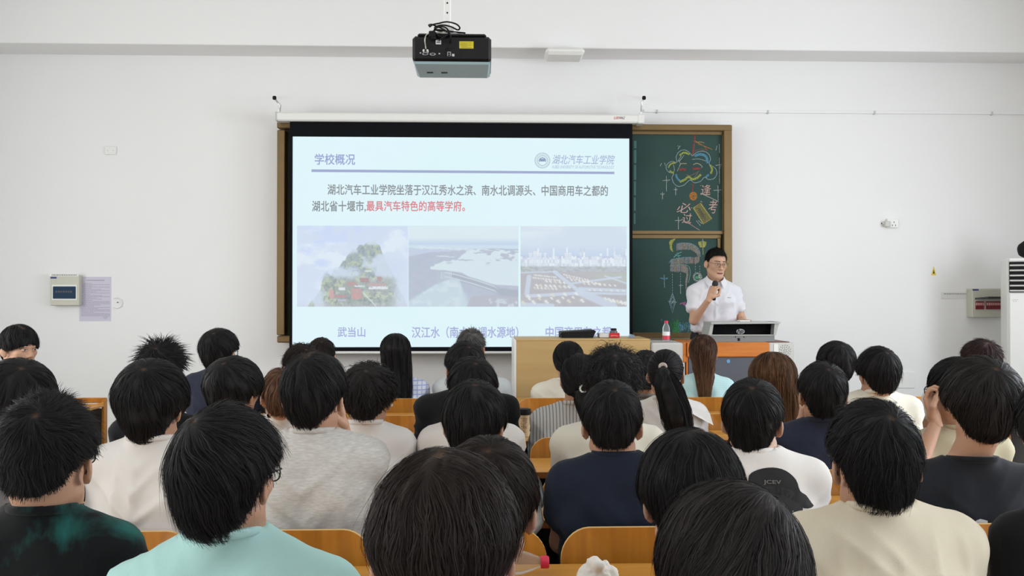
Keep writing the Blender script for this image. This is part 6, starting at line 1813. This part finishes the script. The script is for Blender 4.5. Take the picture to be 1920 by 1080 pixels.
pp('person with flat-topped brown-black hair by the air conditioner', 1838, 637, 5.05, seatk=None, row=5, yaw=-30, pitch=4, hair='crop', hcol=(.018, .010, .010), hcol2=(.06, .03, .03), shirt='white', col=722, seat_override=2.83, style=dict(tt=.010, ts=.026, tb=.02, lift=.008), chairlabel='plywood chair under the flat-topped person by the air conditioner')
# row 6, the front row
pp('person with cropped dark head in the front row below the mountain picture', 603, 633, 6.0, seatk=-2, row=6, yaw=6, pitch=3.4, hair='short', hcol=HB[0], hcol2=HB[1], shirt='grey', col=700, style=dict(tt=.016, ts=.010, tb=.012), chairlabel='plywood chair under the cropped person in the front row')
pp('woman in blue-white checked shirt with long straight black hair', 742, 625, 6.08, seatk=-1, row=6, yaw=4, pitch=4, hair='long', shirt='plaid', col=700, sw=.155, style=dict(ts=.026, tb=.028, drift=.13, fall=.34), chairlabel='plywood chair behind the woman in the blue-white checked shirt')
pp('older person with greying hair in pale grey shirt', 884, 617, 6.0, seatk=0, row=6, yaw=12, pitch=2.5, hair='crop', hcol=(.035, .033, .031), hcol2=(.17, .165, .16), shirt='pale', col=700, sw=.20, fat=1.15, style=dict(tt=.018, ts=.012, tb=.014), chairlabel='plywood chair under the older greying person')
pp('woman in cream blouse with black hair tied low, in front of the beige lectern panel', 1066, 640, 6.0, seatk=1, row=6, yaw=4, pitch=5, hair='lowtail', shirt='ivory', col=708, sw=.16, style=dict(tt=.024, ts=.026, tb=.026, fall=.12, out=.02), chairlabel='plywood chair behind the woman in the cream blouse')
pp('woman in pale aqua knit top with long straight brown hair', 1318, 627, 6.08, seatk=3, row=6, yaw=0, pitch=4, hair='long', hcol=(.024, .013, .010), hcol2=(.09, .045, .028), shirt='aqua', col=697, sw=.16, style=dict(ts=.018, tb=.024, tip=(.24, .12, .06), fall=.33, drift=.05, pull=3.2, wid=.8), chairlabel='plywood chair behind the woman in the pale aqua top', sleeve=.5)

# empty chairs the photograph shows
chair(seat_x(-1), ROW[5], 'empty plywood chair one row nearer than the checked-shirt woman')
chair(seat_x(3), ROW[5], 'empty plywood chair between the ponytail woman and the brown-haired woman')
chair(3.36, ROW[6], 'empty plywood chair in the far section beside the air conditioner')
chair(2.86, ROW[6], 'empty plywood chair behind the flat-topped person, one seat from the aisle')
desk(ROW[5] + PITCH - .375, 2.55, 4.6, 'honey-wood desk of the far side section by the air conditioner', 3)
desk(ROW[4] + PITCH - .375, -4.6, -2.45, 'honey-wood desk behind the boy turned round to the camera', 3) if False else None

# prints on the T-shirts
def shirt_decal(info, poly_px, mat, Y, name='shirt_print', step=.02):
    b = bvh_of(info['shirt']); o = P(poly_px[0][0], poly_px[0][1], Y)
    pts = [((P(x, y, Y).x - o.x), (P(x, y, Y).z - o.z)) for x, y in poly_px]
    v, f = poly_grid(pts, step)
    oy = o.copy(); oy.y = info['N'][1] - .35
    return decal(name, v, f, oy, (1, 0, 0), (0, 0, 1), (0, 1, 0), b, mat, info['shirt'], info['base'])
def rayY(info, x, y):
    """depth at which the camera's line through the pixel meets the shirt"""
    b = bvh_of(info['shirt']); d = (P(x, y, 2.0) - EYE).normalized(); h = b.ray_cast(EYE, d, 20)
    return h[0].y if h[0] else info['N'][1]
ink = material('black_print', S(26, 26, 30), .8, var=.25, vscale=40)
ink2 = material('charcoal_print', S(40, 40, 42), .8, var=.5, vscale=30)
pale = material('pale_grey_print', S(120, 120, 118), .8)
Yd = rayY(w26, 1450, 910)
shirt_decal(w26, smooth_line([(1404, 915), (1406, 893), (1425, 882), (1452, 878), (1476, 884), (1494, 900), (1500, 920), (1514, 930), (1524, 944), (1526, 950), (1505, 951), (1490, 940), (1470, 930), (1440, 926), (1410, 924)], 3), ink, Yd)
shirt_decal(w26, smooth_line([(1415, 920), (1440, 912), (1475, 915), (1496, 930), (1502, 950), (1498, 965), (1484, 978), (1455, 975), (1430, 950)], 3), ink2, Yd)
bv = bvh_of(w26['shirt'])
def print_text(info, body, box, Y, mat, shear=0.0):
    V, Fc = text_verts(body, .01, shear); lo, hi = V.min(0), V.max(0); uv = (V[:, :2] - lo[:2]) / (hi - lo)[:2]
    a, c = P(box[0], box[3], Y), P(box[2], box[1], Y)
    o = Vector((a.x, info['N'][1] - .35, a.z))
    decal('shirt_lettering', [(u * (c.x - a.x), v * (c.z - a.z)) for u, v in uv], Fc, o, (1, 0, 0), (0, 0, 1), (0, 1, 0), bvh_of(info['shirt']), mat, info['shirt'], info['base'], .0035)
print_text(w26, 'JCEV', (1432, 900, 1464, 909), Yd, pale)
Yd = rayY(w27, 1830, 975)
for q in ([(1806, 974), (1822, 975), (1820, 979), (1806, 979)], [(1829, 976), (1838, 973), (1851, 976), (1850, 981), (1840, 982), (1838, 986), (1835, 982), (1829, 982)]):
    shirt_decal(w27, q, material('white_print', S(190, 190, 192), .8), Yd)

# hair ornaments
cl = CAST and next(c for c in CAST if 'pearl' in c['body']['label'])
g = MB(); r8 = random.Random(3)
pc = P(1093, 728, 4.165)
for k in range(12):
    a = 2 * PI * k / 12
    g.lathe([(.001, -.0045), (.004, -.003), (.0048, 0), (.004, .003), (.001, .0045)], (pc.x + .016 * math.cos(a), pc.y - .02, pc.z + .016 * math.sin(a)), 8)
cl_o = g.build('hair_clip', material('pearl', S(226, 224, 218), .25), cl['body'], smooth=True, loc=cl['base'])
pt = next(c for c in CAST if 'high ponytail' in c['body']['label'])
tp = pt['H'] + pt['R'] @ (np.array((0, -.132, .048)) * .97)
MB().lathe([(.016, -.010), (.021, -.004), (.021, .006), (.016, .011)], Vector(tp), 14, 'y').build('hair_tie', material('pale_taupe_tie', S(176, 160, 150), .7), pt['body'], smooth=True, loc=pt['base'])
# pointed collar wings of the blouse
mc = MB(); nb = pt['N']
mc.add([(nb[0] + .05, nb[1] - .05, nb[2] - .01), (nb[0] + .20, nb[1] - .03, nb[2] - .07), (nb[0] + .21, nb[1] - .06, nb[2] - .125), (nb[0] + .09, nb[1] - .075, nb[2] - .06), (nb[0] + .05, nb[1] - .044, nb[2] - .01), (nb[0] + .20, nb[1] - .024, nb[2] - .07), (nb[0] + .21, nb[1] - .054, nb[2] - .125), (nb[0] + .09, nb[1] - .069, nb[2] - .06)], [(0, 1, 2, 3), (7, 6, 5, 4), (0, 4, 5, 1), (1, 5, 6, 2), (2, 6, 7, 3), (3, 7, 4, 0)])
mc.build('sailor_collar', CL['white2'], pt['body'], loc=pt['base'])
eb = next(c for c in CAST if 'beside the empty chairs' in c['body']['label'])
ep = eb['H'] + eb['R'] @ np.array((.093, -.005, -.022))
MB().lathe([(.003, -.007), (.008, -.004), (.008, .004), (.003, .007)], Vector(ep), 12, 'x').build('earbud', M['white_plastic'], eb['body'], smooth=True, loc=eb['base'])

# faces: eyes, brows and lips laid on the skin of people who look our way
M['eye_white'] = material('eye_white', S(206, 196, 188), .3)
M['iris'] = material('dark_iris', S(26, 18, 14), .15)
M['brow'] = material('brow_hair', S(26, 22, 20), .8)
M['lip'] = material('lips', S(176, 108, 96), .5)
M['mouth'] = material('mouth_line', S(84, 44, 40), .6)
M['lid'] = material('lash_line', S(34, 24, 20), .8)
def face_details(c, squint=1.0, smile=0.0, mouth_open=0.0):
    b = bvh_of(c['body']); s, H, R = c['s'], c['H'], c['R']
    U, W, D_ = R[:, 0], R[:, 2], -R[:, 1]
    O = H + R @ (np.array((0, .30, 0)))
    def put(name, poly, mat, off, step=.006):
        v, f = poly_grid([(x * s, z * s) for x, z in poly], step)
        return decal(name, v, f, O, U, W, D_, b, mat, c['body'], c['base'], off)
    for sx in (-1, 1):
        e = [(sx * (.031 + .0145 * math.cos(a)), .003 + .0062 * squint * math.sin(a) + .0015 * math.cos(a)) for a in np.linspace(0, 2 * PI, 18, endpoint=False)]
        put('eye', e, M['eye_white'], .0006)
        put('iris', [(sx * .031 + .0056 * math.cos(a), .0035 + .0056 * min(1, squint * 1.05) * math.sin(a)) for a in np.linspace(0, 2 * PI, 14, endpoint=False)], M['iris'], .0011)
        lid = [(sx * (.031 + .0155 * math.cos(a)), .004 + .0068 * squint * math.sin(a) + .0015 * math.cos(a)) for a in np.linspace(0, PI, 10)]
        put('eyelash', lid + [(x, z + .0022) for x, z in lid[::-1]], M['lid'], .0014)
        br = [(sx * (.013 + .038 * t), .0255 + .0040 * math.sin(t * PI * .8) - .0035 * t) for t in np.linspace(0, 1, 9)]
        put('eyebrow', br + [(x, z + .0062 * (1 - .5 * i / 8)) for i, (x, z) in reversed(list(enumerate(br)))], M['brow'], .0022)
        put('nostril', [(sx * .0075 + .0034 * math.cos(a), -.0405 + .0022 * math.sin(a)) for a in np.linspace(0, 2 * PI, 10, endpoint=False)], M['mouth'], .0008)
    up = [(x, -.0675 + smile * abs(x) * 6 * .035 + .0045 * (1 - (x / .024) ** 2) - .0016 * math.exp(-(x / .004) ** 2)) for x in np.linspace(-.024, .024, 13)]
    mid = [(x, -.0685 + smile * abs(x) * 6 * .035) for x in np.linspace(-.024, .024, 13)]
    lo_ = [(x, -.0705 - mouth_open + smile * abs(x) * 6 * .035 - .0075 * (1 - (x / .024) ** 2)) for x in np.linspace(-.024, .024, 13)]
    put('lips', up + lo_[::-1], M['lip'], .0006)
    put('mouth_line', [(x, z + .0012 + mouth_open * .4) for x, z in mid] + [(x, z - .0014 - mouth_open) for x, z in mid[::-1]], M['mouth'], .0012)
face_details(w1, .66)

# ------------------------------------------------------------------ the lecturer behind the lectern
TYp = 7.38
hx = PX(1343, TYp)
def LP(px, py, y): 
    p = P(px, py, y); return (p.x, p.y, p.z)
sh_l = P(1299, 560, TYp)
# viewer's left = the lecturer's right arm, which lifts the microphone
lect = person('person in white short-sleeved polo shirt speaking into a black microphone at the lectern', 1343, 466, 7.36, seatk=None, row=None, yaw=170, pitch=11, roll=-2, hair='crop', hcol=(.010, .0095, .010), hcol2=(.028, .026, .026), shirt='polo', col=518, sw=.165, sleeve=.66, fat=1.0, face=True, skin='skin_face', detail=1, head=1.0,
    style=dict(tt=.011, ts=.003, tb=.006, lift=.007, len=.03, zl=((0, .078), (35, .074), (60, .048), (75, .012), (95, .016), (120, -.0), (150, -.03), (180, -.04)), wid=.8, whorl=(0, -.5, .86)),
    stand=(hx - .01, TYp + .07, .98), lean=-.004, torso_yaw=0, shoulder_tilt=0.0, drop=.03,
    elbows={'l': LP(1301, 601, 7.30), 'r': LP(1391, 601, 7.38)}, wrists={'l': LP(1329, 562, 7.13), 'r': LP(1393, 604, 7.22)},
    hands=(('fist', (.35, -.1, .9)), ('relaxed', (.0, -1, .12))), palms={'l': (.75, .55, -.1), 'r': (0, -.1, -1)}, collar_n=(0, -.30, .95), hem=PZ(621, TYp), glass='metal', chairlabel=None)
face_details(lect, .55, .22, .004)
# collar wings of the polo
N = lect['N']; mcol = MB()
na = 26; inner, outer = [], []
nkc = np.array((N[0], N[1] - .035, N[2]))
ring = []
for i in range(na + 1):
    a = math.radians(-90 + 26 + (360 - 52) * i / na)
    fr = max(0.0, -math.sin(a))                       # 1 at the front
    ring.append(((nkc[0] + .068 * math.cos(a), nkc[1] + .066 * math.sin(a), N[2] + .022 - .055 * fr), (nkc[0] + (.086 + .012 * fr) * math.cos(a), nkc[1] + (.084 + .016 * fr) * math.sin(a), N[2] - .012 - .085 * fr)))
for i in range(na):
    (a1, b1), (a2, b2) = ring[i], ring[i + 1]
    o = lambda p: tuple(nkc[k] + (p[k] - nkc[k]) * 1.06 for k in range(2)) + (p[2] + .002,)
    mcol.add([a1, a2, b2, b1, o(a1), o(a2), o(b2), o(b1)], [(0, 1, 2, 3), (7, 6, 5, 4), (0, 4, 5, 1), (2, 6, 7, 3), (1, 5, 6, 2), (3, 7, 4, 0)])
mcol.build('shirt_collar', CL['polo'], lect['body'], smooth=60, loc=lect['base'])
bsh = bvh_of(lect['shirt'])
def on_shirt(name, pts, mat, off=.0015):
    v, f = poly_grid(pts, .03)
    o = P(1343, 560, 7.25); o.y = 6.9
    return decal(name, v, f, o, (1, 0, 0), (0, 0, 1), (0, 1, 0), bsh, mat, lect['shirt'], lect['base'], off)
k = TYp / F
plk = material('polo_seam', S(212, 211, 216), .85)
on_shirt('placket', [(-.002, .02), (.004, .02), (.004, -.16), (-.002, -.16)], plk)
on_shirt('chest_mark', [(.104, .012), (.138, .010), (.138, .006), (.104, .008)], material('grey_thread', S(120, 120, 128), .8), .002)
# trousers, legs and shoes of the lecturer
hip = lect['hip']
g = Field(axis(hip[0] - .25, hip[0] + .25, .012), axis(hip[1] - .2, hip[1] + .2, .012), axis(PLAT + .03, hip[2] + .28, .012))
g.ell(hip, (.180, .128, .13), k=.03).ell(hip + np.array((0, 0, .13)), (.195, .142, .17), k=.05)
for sx in (-1, 1):
    g.cone(hip + np.array((sx * .08, 0, -.02)), (hip[0] + sx * .10, hip[1], .60), .088, .062, k=.05).cone((hip[0] + sx * .10, hip[1], .60), (hip[0] + sx * .11, hip[1] + .02, PLAT + .05), .062, .05, k=.03)
g.plane((0, 0, hip[2] + .235), (0, 0, 1)); g.plane((0, 0, PLAT + .06), (0, 0, -1))
V, Q = g.mesh()
link_mesh('trousers', mesh_np('trousers', V, Q), material('black_trousers', S(20, 21, 26), .8), lect['body'], lect['base'], True)
for sx in (-1, 1):
    q = bpy.data.objects.new('shoe', me_shoe); COL.objects.link(q); q.parent = lect['body']; q.scale = (1, -1, 1)
    q.location = Vector((hip[0] + sx * .11, hip[1] + .0, PLAT)) - lect['base']
# the microphone in his raised hand
mw = Vector(lect['WR']['l']) + Vector((.35, -.1, .9)).normalized() * .075 + Vector((.022, .012, 0))
mic = empty('microphone', mw, 'black handheld microphone held up to the lecturer\'s mouth', 'microphone')
top = P(1341, 531, 7.13)
axv = (top - mw).normalized()
pa = mw - axv * .075; pb = top
m = MB(); m.tube([pa, pa + axv * .01, mw, pb - axv * .03], [.012, .0145, .0155, .0175], 14); m.build('mic_handle', M['black'], mic, smooth=True)
m = MB(); m.tube([pb - axv * .034, pb - axv * .024, pb - axv * .004, pb + axv * .014, pb + axv * .022], [.018, .0245, .0255, .02, .008], 16); m.build('mic_head', material('mic_mesh', S(32, 32, 34), .6, bump=.5, bscale=900), mic, smooth=True)
m = MB(); m.tube([pb - axv * .040, pb - axv * .034], [.0188, .0188], 14); m.build('mic_ring', M['chrome'], mic, smooth=True)
